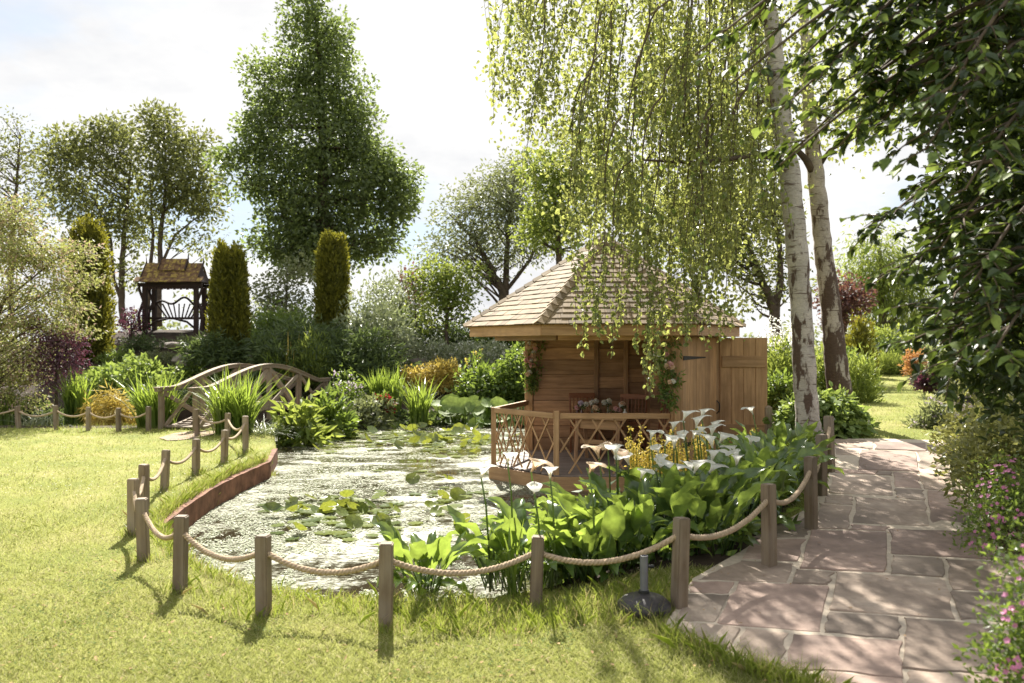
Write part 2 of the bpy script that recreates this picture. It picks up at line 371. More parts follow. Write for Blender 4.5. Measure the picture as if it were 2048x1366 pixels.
def straps(name, label, cat, px, pyb, w, h, Y, lm, n, wid=.02, lean=.35, group=None, depth=None, arch=.5, base=None):
    sc = Y / F; b = base or P3(px, pyb, Y); root = thing(name, label, cat, b, group); mb = MB(); W_, H_ = w * sc / 2, h * sc; dp = depth or W_ * .6
    n_seg = 5; V = []; Fc = []
    for k in range(n):
        x0, y0 = rng.uniform(-1, 1) * W_ * .45, rng.uniform(-1, 1) * dp * .5
        az = rng.uniform(0, 2 * math.pi); hh = H_ * rng.uniform(.55, 1.08); le = lean * hh * rng.uniform(.3, 1.5); ar = arch * rng.uniform(0, 1.3)
        dx, dy_ = math.cos(az), math.sin(az); dx = dx * .8 + x0 / (W_ + .01) * .6
        px_, py_ = -dy_, dx; nn = math.hypot(px_, py_) + 1e-6; px_ /= nn; py_ /= nn
        ww = wid * rng.uniform(.7, 1.3); i0 = len(V)
        for s in range(n_seg + 1):
            t = s / n_seg; r_ = le * (t ** 1.8) * (1 + ar * t); z = hh * (t - ar * .45 * t ** 3.2); wt = ww * (1 - t ** 2.2) + .001
            for sg in (-.5, .5): V.append((b.x + x0 + dx * r_ + px_ * wt * sg, b.y + y0 + dy_ * r_ + py_ * wt * sg, b.z - .04 + z))
        for s in range(n_seg): Fc.append([i0 + 2 * s, i0 + 2 * s + 1, i0 + 2 * s + 3, i0 + 2 * s + 2])
    mb.add(V, np.array(Fc)); mb.build('foliage', lm, root); return root
def spires(root, b, W_, dp, n, h0, h1, fm, lm, fs, dens=26, tip=.4):
    st = MB(); fl = MB(); P = []
    for k in range(n):
        x, y = b[0] + rng.uniform(-1, 1) * W_, b[1] + rng.uniform(-1, 1) * dp; h = rng.uniform(h0, h1); lx, ly = rng.normal(size=2) * h * .06
        st.tube([(x, y, b[2]), (x + lx * .4, y + ly * .4, b[2] + h * .5), (x + lx, y + ly, b[2] + h)], [.006, .005, .003], 4)
        tt = rng.uniform(1 - tip, 1, dens); P.append(np.stack([x + lx * tt + rng.normal(size=dens) * fs * .5, y + ly * tt + rng.normal(size=dens) * fs * .5, b[2] + h * tt], 1))
    clump_leaves(fl, np.concatenate(P), 2, fs * .3, fs, .7, 1, 0)
    st.build('stem', lm, root); fl.build('blossom', fm, root, 'stuff')

# ================================================================== SETTING: terrain, water, path
xs = np.unique(np.concatenate([np.linspace(-300, -16, 24), np.arange(-16, -8, .3), np.arange(-8, 6, .075), np.arange(6, 16, .3), np.linspace(16, 300, 24)]))
ys = np.unique(np.concatenate([np.linspace(-60, 2, 8), np.arange(2, 23, .075), np.arange(23, 36, .35), np.linspace(36, 600, 24)]))
XX, YY = np.meshgrid(xs, ys); ZZ = ground(XX, YY)
ZZ += np.where((YY > 2) & (YY < 40), .004 * np.sin(XX * 3.1 + YY) * np.cos(YY * 2.3), 0)
gm = MB(); gm.smooth = True; nx, ny = len(xs), len(ys); ii = np.arange(nx * ny).reshape(ny, nx)
gm.add(np.stack([XX, YY, ZZ], -1).reshape(-1, 3), np.stack([ii[:-1, :-1], ii[:-1, 1:], ii[1:, 1:], ii[1:, :-1]], -1).reshape(-1, 4))
me = gm.mesh('lawn'); at = me.attributes.new('bare', 'FLOAT', 'POINT')
bx, by = XX.ravel(), YY.ravel(); ee = bx - path_edge(by)
def bed_mask(x, y):
    e = x - path_edge(y); rgt = np.interp(y, [3, 4.2, 5.5, 8, 11, 16, 28], [2.0, 2.6, 3.45, 4.55, 5.6, 8.1, 14.5])
    lft = np.interp(y, [11, 13, 16, 28], [4.2, 5.0, 6.55, 11.2])
    m = (e < .05) & (x > -.25) & (y > 5.95) & (y < 24)
    m |= (x > rgt) & (y > 2.5) & (y < 40)
    m |= (y > 10.6) & (x < lft) & (x > 1.0)
    m |= (y > 17.45) & (x < 1.2) & (y < 40)
    return m
at.data.foreach_set('value', bed_mask(bx, by).astype(np.float32))
m, t, out = new_mat('lawn_turf'); a = nd(t, 'ShaderNodeAttribute', attribute_name='bare')
crd = scaled(t, (1, 1, 1), 'Object', False)
g1 = ramp(t, noise_node(t, crd, 1.1, 6, .6), [(.3, (.17, .20, .035)), (.5, (.24, .255, .055)), (.72, (.34, .31, .11))])
g2 = ramp(t, noise_node(t, crd, 60, 6, .7), [(.3, .62), (.7, 1.2)])
gc = mix(t, 1.0, g1, g2, 'MULTIPLY')
sc_ = ramp(t, noise_node(t, crd, 5, 8, .65), [(.3, (.03, .022, .015)), (.7, (.085, .06, .042))])
bb = pbsdf(t, mix(t, a.outputs['Fac'], gc, sc_), .9, .2); bump(t, bb, noise_node(t, crd, 45, 6, .7), .8, .03); t.links.new(bb.outputs[0], out.inputs[0])
me.materials.append(m); lawn = obj('lawn', me, None); tag(lawn, kind='structure')

m, t, out = new_mat('pond_water'); crd = scaled(t, (.55, 1, 1), 'Object', False)
n1 = noise_node(t, crd, 1.5, 9, .68); n2 = noise_node(t, crd, 22, 7, .7)
film = ramp(t, math_node(t, 'ADD', math_node(t, 'MULTIPLY', n1, .62), math_node(t, 'MULTIPLY', n2, .38)), [(.455, 0.0), (.51, .45), (.59, 1.0)])
b = pbsdf(t, mix(t, film, (.032, .024, .015), mix(t, n2, (.15, .155, .09), (.32, .32, .235))), ramp(t, film, [(0, .03), (1, .55)]), .5); b.inputs['IOR'].default_value = 1.33
bump(t, b, math_node(t, 'ADD', math_node(t, 'MULTIPLY', noise_node(t, crd, 5, 4, .5), .15), math_node(t, 'MULTIPLY', math_node(t, 'MULTIPLY', film, n2), .5)), .12, .02); t.links.new(b.outputs[0], out.inputs[0]); M_water = m
wb = MB(); wb.add([(-14.5, 4.9, -.27), (4.2, 4.9, -.27), (4.2, 22.4, -.27), (-14.5, 22.4, -.27)], [[0, 1, 2, 3]])
tag(wb.build('pond_water', M_water), kind='structure')
# red retaining wall along the left side of the pond
wl = [(-3.40, 8.25), (-3.53, 9.15), (-3.64, 10.28), (-3.66, 11.37), (-3.62, 12.6), (-3.95, 14.2)]
def interp_poly(pts, n):
    pts = np.array(pts, float); s = np.concatenate([[0], np.cumsum(np.linalg.norm(np.diff(pts, axis=0), axis=1))]); q = np.linspace(0, s[-1], n)
    return np.stack([np.interp(q, s, pts[:, k]) for k in range(pts.shape[1])], 1)
wp = interp_poly(wl, 40); V = []; Fc = []
for i, p in enumerate(wp):
    d = wp[min(i + 1, 39)] - wp[max(i - 1, 0)]; nrm = np.array((d[1], -d[0])) / np.linalg.norm(d); top = -.022 + .004 * math.sin(i * 1.7)
    for off, z in ((.05, -.6), (.05, top), (-.09, top), (-.09, -.6)): V.append((p[0] + nrm[0] * off, p[1] + nrm[1] * off, z))
    if i: k = 4 * i; Fc += [[k - 4, k, k + 1, k - 3], [k - 3, k + 1, k + 2, k - 2], [k - 2, k + 2, k + 3, k - 1]]
w_ = MB(); w_.add(V, Fc); tag(w_.build('pond_wall', M_wall), 'low curved red retaining wall holding the lawn above the pond', 'wall')

# paving: mortar bed and every slab
PX = lambda x, y: (1280 + x / 2.6667, 860 + y / 2.6667)
SL = [  # corners in the enlarged bottom-right view, top-left, top-right, bottom-right, bottom-left
    [(520, 822), (1008, 846), (972, 1090), (408, 1044)], [(1042, 768), (1636, 802), (1690, 1022), (1012, 972)], [(908, 542), (1314, 552), (1314, 772), (848, 748)],
    [(1342, 680), (1612, 698), (1628, 796), (1338, 776)], [(1336, 535), (1860, 556), (1900, 700), (1338, 668)], [(838, 757), (1030, 768), (1006, 836), (803, 828)],
    [(1002, 982), (1388, 1008), (1384, 1126), (976, 1092)], [(560, 1068), (790, 1092), (750, 1262), (494, 1190)], [(816, 1096), (1395, 1138), (1406, 1338), (770, 1268)],
    [(1412, 1012), (2048, 1058), (2130, 1330), (1420, 1290)], [(240, 1040), (536, 1068), (480, 1180), (170, 1060)], [(250, 886), (474, 890), (400, 1036), (185, 1030)],
    [(270, 814), (508, 822), (478, 882), (255, 876)], [(530, 706), (826, 720), (792, 822), (300, 808)], [(600, 590), (880, 590), (838, 710), (545, 696)],
    [(740, 500), (905, 540), (884, 580), (610, 580)], [(1130, 510), (1320, 524), (1314, 546), (1114, 540)], [(1146, 362), (1516, 390), (1545, 520), (1132, 506)],
    [(1360, 316), (1510, 326), (1520, 384), (1356, 366)], [(1036, 240), (1340, 254), (1352, 358), (1000, 344)], [(1528, 330), (1740, 346), (1810, 534), (1556, 526)],
    [(960, 400), (1132, 416), (1112, 540), (935, 534)], [(1000, 350), (1136, 360), (1134, 408), (980, 396)], [(900, 470), (940, 400), (930, 534), (760, 520)],
    [(1355, 232), (1480, 236), (1500, 318), (1360, 310)], [(1490, 238), (1660, 250), (1735, 338), (1510, 322)], [(1176, 114), (1470, 124), (1490, 228), (1164, 220)],
    [(1484, 126), (1640, 132), (1660, 244), (1494, 232)], [(1256, 66), (1522, 76), (1532, 120), (1250, 108)], [(1030, 56), (1248, 62), (1240, 106), (1040, 96)],
    [(1532, 78), (1660, 84), (1650, 128), (1540, 122)], [(1040, 102), (1172, 112), (1166, 140), (1050, 136)], [(1050, 214), (1262, 224), (1262, 244), (1040, 234)],
    [(1266, 226), (1346, 230), (1346, 250), (1266, 246)], [(1636, 702), (1960, 716), (2010, 876), (1660, 862)], [(1664, 872), (2030, 884), (2080, 1046), (1700, 1020)],
    [(1000, 1296), (1402, 1346), (1412, 1460), (700, 1460)], [(1420, 1300), (2150, 1340), (2200, 1460), (1424, 1460)], [(500, 1196), (760, 1270), (980, 1292), (660, 1292)],
    [(1900, 560), (2200, 570), (2300, 720), (1914, 704)], [(1820, 356), (2050, 370), (2200, 550), (1828, 536)]]
def slab_mat(name, base, var):
    m, t, out = new_mat(name); crd = scaled(t, (1, 1, 1))
    n1 = noise_node(t, crd, 2.2, 8, .65); n2 = noise_node(t, crd, 14, 8, .7); n3 = noise_node(t, crd, 1.2, 3)
    c = ramp(t, n1, [(.3, tuple(q * .62 for q in base)), (.52, base), (.75, var)])
    c = mix(t, 1.0, c, ramp(t, n2, [(.3, .78), (.7, 1.18)]), 'MULTIPLY')
    c = mix(t, ramp(t, n3, [(.44, 0.0), (.62, .75)]), c, tuple(q * .42 for q in base))
    oi = nd(t, 'ShaderNodeObjectInfo'); c = mix(t, 1.0, c, ramp(t, oi.outputs['Random'], [(0, .72), (1, 1.2)]), 'MULTIPLY')
    b = pbsdf(t, c, .72, .35); bump(t, b, n2, .5, .012); t.links.new(b.outputs[0], out.inputs[0]); return m
SM = [slab_mat('buff_sandstone', (.43, .325, .25), (.54, .44, .35)), slab_mat('plum_sandstone', (.39, .275, .22), (.49, .38, .305)), slab_mat('grey_sandstone', (.35, .27, .21), (.48, .39, .305))]
M_mortar = plain('mortar', (.50, .42, .33), .9, .2, .15, 25, .4, .005)
pth = MB(); outl = [GR(*PX(*q)) for q in [(130, 1050), (330, 1150), (560, 1240), (760, 1300), (1000, 1360), (1200, 1500), (2300, 1500), (2300, 560), (1900, 320), (1640, 60), (1300, 50), (1020, 50), (1010, 230), (930, 400), (760, 500), (560, 640), (280, 800), (190, 960)]]
nbd = len(outl); pth.add([(p.x, p.y, p.z + .010) for p in outl] + [(p.x, p.y, p.z - .2) for p in outl], [list(range(nbd))] + [[i, (i + 1) % nbd, nbd + (i + 1) % nbd, nbd + i][::-1] for i in range(nbd)])
path = pth.build('path', M_mortar); tag(path, kind='structure')
SUBD = {9: None}
for i, s in enumerate(SL):
    q = [GR(*PX(*c)) for c in s]; c0 = sum(q, Vector()) / 4; q = [c0 + (p - c0) * .994 for p in q]
    ring = []
    for k in range(4):
        a_, b_ = q[k], q[(k + 1) % 4]
        for tt in (0.012, .22, .42, .6, .8, .988): ring.append(a_.lerp(b_, tt) + Vector((rng.normal() * .008, rng.normal() * .008, 0)))
    tx_, ty_ = rng.normal() * .006, rng.normal() * .006
    ring = [p + Vector((0, 0, (p.x - c0.x) * tx_ + (p.y - c0.y) * ty_)) for p in ring]
    nr = len(ring); tz = .016 + rng.uniform(-.003, .005); mb = MB()
    top = [p + (c0 - p).normalized() * .006 + Vector((0, 0, tz)) for p in ring]; low = [p + Vector((0, 0, tz - .008)) for p in ring]; bot = [p - Vector((0, 0, .03)) for p in ring]
    mb.add([tuple(p) for p in top + low + bot], [list(range(nr))[::-1]] + [[i_ + o, (i_ + 1) % nr + o, (i_ + 1) % nr + nr + o, i_ + nr + o] for o in (0, nr) for i_ in range(nr)])
    off = c0; W = Matrix.Translation(off); mi = [1, 0, 1, 2, 1, 0, 2, 0, 1, 0, 0, 2][i % 12]
    o = obj('paving_slab', mb.mesh('paving_slab', off), SM[mi], path, W)
    bmx = bmesh.new(); bmx.from_mesh(o.data); bmesh.ops.recalc_face_normals(bmx, faces=bmx.faces); bmx.to_mesh(o.data); bmx.free()
# sandy threshold in front of the bridge
gb = MB(); pts = [G(318, 877), G(345, 868), G(375, 864), G(410, 862), G(432, 863), G(428, 869), G(408, 874), G(392, 877), G(360, 881), G(335, 882)]
gb.add([(p.x, p.y, .012) for p in pts], [list(range(len(pts)))[::-1]]); tag(gb.build('gravel_path', plain('pale_gravel', (.33, .245, .18), .95, .2, .3, 40, .6, .01)), kind='structure')

# ================================================================== rope fences
def post(px, ytop, ybase, right, root, w=.082):
    b = GR(px, ybase) if right else G(px, ybase); hgt = (ybase - ytop) / F * b.y
    bm = bmesh.new(); bmesh.ops.create_cube(bm, size=1); bmesh.ops.scale(bm, vec=(w, w, hgt + .15), verts=bm.verts)
    bmesh.ops.bevel(bm, geom=list(bm.edges), offset=.007, segments=2, affect='EDGES')
    for v in bm.verts:
        if v.co.z > .3 * hgt: v.co.x *= .985; v.co.y *= .985
    me = bpy.data.meshes.new('post'); bm.to_mesh(me); bm.free(); 
    # run the grain along the post: build with its length on local X
    me.transform(Matrix.Rotation(R(90), 4, 'Y'))
    tilt = Matrix.Rotation(rng.normal() * .022, 4, 'Y') @ Matrix.Rotation(rng.normal() * .022, 4, 'X')
    W = Matrix.Translation(b + Vector((0, 0, hgt / 2 - .075))) @ tilt @ Matrix.Rotation(rng.uniform(-.25, .25) + (.5 if 1300 < px else -.1), 4, 'Z') @ Matrix.Rotation(R(-90), 4, 'Y')
    obj('post', me, M_post, root, W); return b, hgt
def rope(p, q, sag, root, near=True, r=.019):
    p = Vector(p); q = Vector(q); L = (q - p).length * 1.05; mb = MB(); mb.smooth = True
    n = max(12, int(L / (.014 if near else .035))); cpts = [p.lerp(q, i / n) - Vector((0, 0, 4 * sag * (i / n) * (1 - i / n))) for i in range(n + 1)]
    d = (q - p).normalized(); a = d.cross(Vector((0, 0, 1))).normalized(); b = a.cross(d)
    if near:
        for k in range(3):
            pts = []
            for i, c in enumerate(cpts):
                ang = 2 * math.pi * (i / n * L / .085) + k * 2 * math.pi / 3; pts.append(c + (a * math.cos(ang) + b * math.sin(ang)) * r * .52)
            mb.tube(pts, r * .6, 5)
    else: mb.tube(cpts, r, 7)
    mb.build('rope', M_rope, root)
def fence(label, posts, extra=None):
    b0 = G(posts[0][0], posts[0][2]); root = thing('rope_fence', label, 'rope fence', b0); prev = None
    for (px, yt, yb, rt) in posts:
        b, h = post(px, yt, yb, rt, root); a = b + Vector((0, 0, h - .1))
        if prev is not None:
            d = (a - prev).length * rng.uniform(.75, 1.25); dv = (a - prev).normalized() * .03; rope(prev + dv * 0, a - dv * 0, .085 + .03 * d, root, min(a.y, prev.y) < 11)
        prev = a
    if extra: rope(G(posts[0][0], posts[0][2]) + Vector((0, 0, .4)), Vector(extra), .13, root, False)
    return root
fence('short run of grey posts and slack rope on the lawn left of the arched bridge', [(36, 812, 857, 0), (112, 811, 860, 0), (177, 814, 861, 0), (237, 816, 863, 0), (297, 813, 863, 0)], extra=(-11.6, 17.3, .38))
fence('long curved fence of grey posts and twisted rope around the lily pond', [(394, 818, 873, 0), (455, 826, 878, 0), (491, 832, 908, 0), (449, 860, 926, 0), (392, 878, 950, 0), (330, 900, 981, 0), (288, 928, 1030, 0), (267, 957, 1070, 0),
     (286, 996, 1123, 0), (361, 1031, 1184, 0), (527, 1070, 1231, 0), (772, 1085, 1256, 0), (1073, 1072, 1217, 0), (1360, 1036, 1215, 1), (1538, 968, 1133, 1), (1622, 913, 1060, 1), (1643, 869, 992, 1), (1659, 832, 945, 1)])

fp = P3(1537, 930, 11.5); fp.z = gz(fp.x, fp.y) - .1; FP = thing('fence_post', 'lone grey post standing right of the open summerhouse door', 'post', fp)
beam('shaft', fp, Vector((fp.x, fp.y, .86)), .082, .082, M_post, FP); cp_ = MB(); cp_.add([(fp.x - .041, fp.y - .041, .86), (fp.x + .041, fp.y - .041, .86), (fp.x + .041, fp.y + .041, .86), (fp.x - .041, fp.y + .041, .86), (fp.x, fp.y, .89)], [[0, 1, 4], [1, 2, 4], [2, 3, 4], [3, 0, 4]]); cp_.build('pointed_cap', M_post, FP)
# ================================================================== summerhouse
DZ = -.06
HX = {120: (.28, 14.3), 180: (-.27, 12.6), 240: (.60, 11.55), 300: (2.22, 11.55), 0: (3.12, 13.0), 60: (2.3, 14.35)}
def hv(k, z, s=1.0): 
    c = Vector((1.41, 13.0, 0)); p = Vector((*HX[k], 0)); p = c + (p - c) * s; p.z = z; return p
SH = thing('summerhouse', 'oak summerhouse with a shingled six-sided roof standing over the pond', 'summerhouse', (1.41, 13.0, DZ))
EZ, AZ, RR = 1.995, 3.36, 2.12
cen = Vector((1.41, 13.0, 0))
ev = [Vector((cen.x + RR * math.cos(R(a)), cen.y + RR * math.sin(R(a)), EZ)) for a in (180, 240, 300, 0, 60, 120)]
apex = Vector((cen.x, cen.y, AZ))
rb = MB(); rb.add([tuple(p - Vector((0, 0, .03))) for p in ev] + [tuple(apex - Vector((0, 0, .05)))], [[i, (i + 1) % 6, 6] for i in range(6)])
roof = rb.build('roof', M_oak_dark, SH)
def shingle(p, u, v, n, u0, u1, v0, v1, hwf, th, target):
    def cl(uu, vv): m_ = hwf(vv); return max(-m_, min(m_, uu))
    lift = .007 + rng.uniform(0, .007); a = [(cl(u0, v0), v0, lift), (cl(u1, v0), v0, lift), (cl(u1, v1), v1, -.004), (cl(u0, v1), v1, -.004)]
    if abs(a[1][0] - a[0][0]) < .02: return
    pts = [p + u * x + v * y + n * z for x, y, z in a] + [p + u * x + v * y + n * (z - th) for x, y, z in a]
    c = pts[0]; fs = [[0, 1, 2, 3], [7, 6, 5, 4], [0, 4, 5, 1], [1, 5, 6, 2], [2, 6, 7, 3], [3, 7, 4, 0]]
    if target is None:
        x = u; Wm = Matrix(((x.x, v.x, n.x, c.x), (x.y, v.y, n.y, c.y), (x.z, v.z, n.z, c.z), (0, 0, 0, 1))); inv = Wm.inverted()
        # grain runs up the slope: local X along v
        Rz = Matrix.Rotation(R(90), 4, 'Z'); Wm2 = Wm @ Rz; inv = Wm2.inverted(); mb = MB(); mb.add([tuple(inv @ q) for q in pts], fs)
        obj('shingle', mb.mesh('shingle'), M_shingle, roof, Wm2)
    else: target.add([tuple(q) for q in pts], fs)
rest = MB(); NR = 18
for fi in range(6):
    A, B = ev[fi], ev[(fi + 1) % 6]; mid = (A + B) / 2; u = (B - A).normalized(); v = (apex - mid); Ls = v.length; v.normalize(); n = u.cross(v)
    if n.z < 0: n = -n
    hw = (B - A).length / 2; ex = Ls / NR; hwf = lambda q: hw * max(0, 1 - q / Ls)
    for i in range(NR):
        v0 = i * ex - .03; x = -hw - rng.uniform(0, .15)
        while x < hw:
            wd = rng.uniform(.16, .27)
            if x + wd > -hwf(v0) and x < hwf(v0): shingle(mid, u, v, n, x + .002, x + wd - .002, v0, v0 + ex * 1.55, hwf, .011, None if fi in (0, 1, 2) else rest)
            x += wd
rest.build('shingle', M_shingle, roof, 'stuff')
for fi in (0, 1, 2, 3, 4, 5):       # hip caps
    A = ev[fi]; d = (apex - A); Lh = d.length; d.normalize(); side = d.cross(Vector((0, 0, 1))).normalized(); up = side.cross(d)
    if up.z < 0: up = -up
    k = int(Lh / .15)
    for i in range(k):
        c = A + d * (i * Lh / k - .02); L = Lh / k * 1.35; mb = MB(); w = .085
        prof = [(-w, -.03), (0, .02), (w, -.03)]
        pts = [c + side * s_ + up * (z_ + .022) for s_, z_ in prof] + [c + d * L + side * s_ + up * (z_ + .004) for s_, z_ in prof]
        pts += [q - up * .014 for q in pts]
        mb.add([tuple(q) for q in pts], [[0, 1, 4, 3], [1, 2, 5, 4], [6, 9, 10, 7], [7, 10, 11, 8], [0, 6, 7, 1], [1, 7, 8, 2], [0, 3, 9, 6], [2, 8, 11, 5]])
        o = mb.build('hip_cap', M_shingle, roof)
cb_ = MB(); cb_.lathe(apex - Vector((0, 0, .08)), [(.17, 0), (.16, .02), (.06, .12), (.01, .15)], 6); cb_.build('finial_cap', M_rock, roof)
for fi in range(6):
    A, B = ev[fi], ev[(fi + 1) % 6]; i_ = lambda p: cen + (Vector((p.x, p.y, 0)) - cen) * .965
    a_, b_ = i_(A), i_(B); a_.z = b_.z = EZ - .095; beam('fascia_board', a_, b_, .025, .15, M_oak, SH)
sb = MB(); sb.add([tuple(cen + (Vector((p.x, p.y, 0)) - cen) * .95 + Vector((0, 0, EZ - .09))) for p in ev], [list(range(6))]); sb.build('soffit', M_oak_dark, SH)
ks = [120, 180, 240, 300, 0, 60]
for i in range(6): beam('ring_beam', hv(ks[i], EZ - .165, .97), hv(ks[(i + 1) % 6], EZ - .165, .97), .07, .13, M_oak_dark, SH)
# deck
dk = MB(); dk.add([tuple(hv(k, DZ - .02, 1.0)) for k in ks] + [tuple(hv(k, DZ - .2, 1.0)) for k in ks], [list(range(6)), list(range(6, 12))[::-1]])
deck = dk.build('deck', M_deck, SH)
yy = 11.5
while yy < 14.3:
    y0 = yy + .045; xsec = []
    for i in range(6):
        a_, b_ = hv(ks[i], 0, 1.02), hv(ks[(i + 1) % 6], 0, 1.02)
        if (a_.y - y0) * (b_.y - y0) < 0: q = (y0 - a_.y) / (b_.y - a_.y); xsec.append(a_.x + (b_.x - a_.x) * q)
    if len(xsec) == 2: beam('deck_board', (min(xsec), y0, DZ - .008), (max(xsec), y0, DZ - .008), .088, .022, M_deck, deck)
    yy += .095
for i in range(6): beam('deck_fascia', hv(ks[i], DZ - .12, 1.035), hv(ks[(i + 1) % 6], DZ - .12, 1.035), .03, .2, M_deck if 0 else M_oak, SH)
for k in (180, 240, 300): beam('pile', hv(k, DZ - .9, .9), hv(k, DZ - .2, .9), .1, .1, M_oak_dark, SH)
# corner posts, walls
WT = EZ - .1
beam('corner_post', hv(120, DZ), hv(120, WT), .13, .13, M_oak, SH); beam('corner_post', hv(300, DZ), hv(300, WT), .14, .1, M_oak, SH)
beam('corner_post', hv(60, DZ, .99), hv(60, WT, .99), .12, .12, M_oak_dark, SH); beam('corner_post', hv(0, DZ), hv(0, WT), .12, .12, M_oak, SH)
def plank_wall(k0, k1, cuts, hp):
    a_, b_ = hv(k0, 0, .985), hv(k1, 0, .985); d = b_ - a_
    for s0, s1 in zip(cuts[:-1], cuts[1:]):
        z = DZ
        while z < WT - .02:
            hh = min(rng.uniform(*hp), WT - z); p, q = a_ + d * s0, a_ + d * s1
            dep = Vector((d.y, -d.x, 0)).normalized() * rng.uniform(-.006, .006)
            p = p + dep; q = q + dep; p.z = q.z = z + hh / 2; beam('wall_plank', p, q, .03, hh - .006, M_oak_dark, SH); z += hh
        if s1 < 1: p = a_ + d * s1; beam('wall_stud', Vector((p.x, p.y - .03, DZ)), Vector((p.x, p.y - .03, WT)), .07, .05, M_oak_dark, SH)
plank_wall(120, 60, [.03, .56, .81, 1], (.19, .25)); plank_wall(60, 0, [0.02, .5, .98], (.19, .25))
for k0, k1 in ((120, 60), (60, 0)):
    a_, b_ = hv(k0, 0, 1.01), hv(k1, 0, 1.01); a_.z = b_.z = (DZ + WT) / 2; beam('wall_lining', a_, b_, .012, WT - DZ, M_oak_dark, SH, bev=0)
def brace(c, dx, r, span, flip):
    """curved bracket in the plane of direction dx, corner at c (under the beam, against the post)"""
    c = Vector(c); dx = Vector(dx); mb = MB(); n = 10; nrm = dx.cross(Vector((0, 0, 1))).normalized() * .022; pts = [c.copy()]
    for i in range(n + 1):
        q = i / n * math.pi / 2; pts.append(c + dx * (span * (1 - math.sin(q))) - Vector((0, 0, 1)) * (r * (1 - math.cos(q))))
    m_ = len(pts); mb.add([tuple(p + nrm) for p in pts] + [tuple(p - nrm) for p in pts], [list(range(m_)), list(range(m_, 2 * m_))[::-1]] + [[i, i + m_, (i + 1) % m_ + m_, (i + 1) % m_] for i in range(m_)])
    mb.build('arch_brace', M_oak, SH)
lp = hv(120, WT - .06); brace(lp + Vector((.065, -.02, 0)), (1, 0, 0), .45, .5, 0)
rp = hv(300, WT - .06); brace(rp + Vector((-.07, 0, 0)), (-1, 0, 0), .7, .55, 0)
beam('head_beam', hv(120, WT - .03) + Vector((0, -.02, 0)), hv(60, WT - .03) + Vector((0, -.02, 0)), .06, .1, M_oak_dark, SH)
# door in the right-hand face: a closed leaf and an opened leaf
def door(p, q, name, ledge, strap, handle, label=None):
    p = Vector(p); q = Vector(q); d = (q - p); L = d.length; d.normalize(); nrm = Vector((d.y, -d.x, 0)); nb = max(3, round(L / .19)); zt = 1.81; zb = DZ + .02
    root = obj(name, box_mesh(L, .012, zt - zb - .02, 0).copy(), M_oak, SH, Matrix.Translation((p + q) / 2 + Vector((0, 0, (zt + zb) / 2))) @ Matrix.Rotation(math.atan2(d.y, d.x), 4, 'Z'))
    if label: root['label'] = label
    cuts = np.concatenate([[0], np.sort(np.linspace(0, 1, nb + 1)[1:-1] + rng.uniform(-.03, .03, nb - 1)), [1]]) * L
    for a_, b_ in zip(cuts[:-1], cuts[1:]):
        c = p + d * ((a_ + b_) / 2) + nrm * rng.uniform(.0, .004); beam('door_board', c + Vector((0, 0, zb)), c + Vector((0, 0, zt)), .03, b_ - a_ - .006, M_oak, root, side=nrm)
    if ledge:
        for z in (.42, 1.45): beam('ledge', p + d * .03 + nrm * .028 + Vector((0, 0, z)), q - d * .03 + nrm * .028 + Vector((0, 0, z)), .026, .17, M_oak, root)
    if strap:
        for z in (1.52, .32):
            s = MB(); o = p + nrm * .022 + Vector((0, 0, z)); e = d * (L * .62); t_ = nrm * .006; up = Vector((0, 0, .03))
            s.add([tuple(x) for x in (o - up, o + up, o + e + up * .25, o + e - up * .25, o - up + t_, o + up + t_, o + e + up * .25 + t_, o + e - up * .25 + t_)],
                  [[0, 3, 2, 1], [4, 5, 6, 7], [0, 4, 7, 3], [1, 2, 6, 5], [2, 3, 7, 6], [0, 1, 5, 4]]); s.build('strap_hinge', M_iron, root)
    if handle:
        s = MB(); o = q - d * .05 + nrm * .02; s.tube([o + Vector((0, 0, .66)), o + nrm * .04 + Vector((0, 0, .70)), o + nrm * .045 + Vector((0, 0, .76)), o + nrm * .04 + Vector((0, 0, .82)), o + Vector((0, 0, .86))], .009, 6); s.build('handle', M_iron, root)
p300, p0 = hv(300, 0), hv(0, 0); dd = (p0 - p300).normalized()
beam('door_jamb', p300 + dd * .16 + Vector((0, 0, DZ)), p300 + dd * .16 + Vector((0, 0, WT)), .05, .1, M_oak, SH)
door(p300 + dd * .22, p0 - dd * .02, 'door', False, True, True, 'closed door leaf of upright boards with a black strap hinge')
door(p0 + Vector((.03, -.06, 0)), p0 + Vector((.72, -.16, 0)), 'door', True, False, False, 'opened door leaf showing its two cross ledges')
# railings with diamond lattice
def railing(k0, k1, s0=0., s1=1., pitch=.30):
    a_, b_ = hv(k0, 0), hv(k1, 0); d = b_ - a_; a2, b2 = a_ + d * s0, a_ + d * s1; d = b2 - a2; L = d.length; u = d.normalized(); nrm = Vector((u.y, -u.x, 0))
    rt = DZ + .80
    root = beam('railing', a2 + Vector((0, 0, rt)), b2 + Vector((0, 0, rt)), .05, .075, M_oak, SH)
    x0, hgt, run = -.45, .76, .48
    x = -run
    while x < L:
        for sg, off in ((1, .008), (-1, -.008)):
            lo, hi = x, x + run
            t0 = max(0, (0 - lo) / run); t1 = min(1, (L - lo) / run)
            if t1 - t0 < .12: continue
            xa, xb = lo + run * t0, lo + run * t1; za, zb = (t0, t1) if sg > 0 else (1 - t0, 1 - t1)
            beam('lattice_slat', a2 + u * xa + nrm * off + Vector((0, 0, DZ + .02 + hgt * za)), a2 + u * xb + nrm * off + Vector((0, 0, DZ + .02 + hgt * zb)), .012, .024, M_oak, root, side=nrm, bev=0)
        x += pitch
railing(120, 180, .05, .97); railing(180, 240, .03, .97); railing(240, 300, .03, .95)
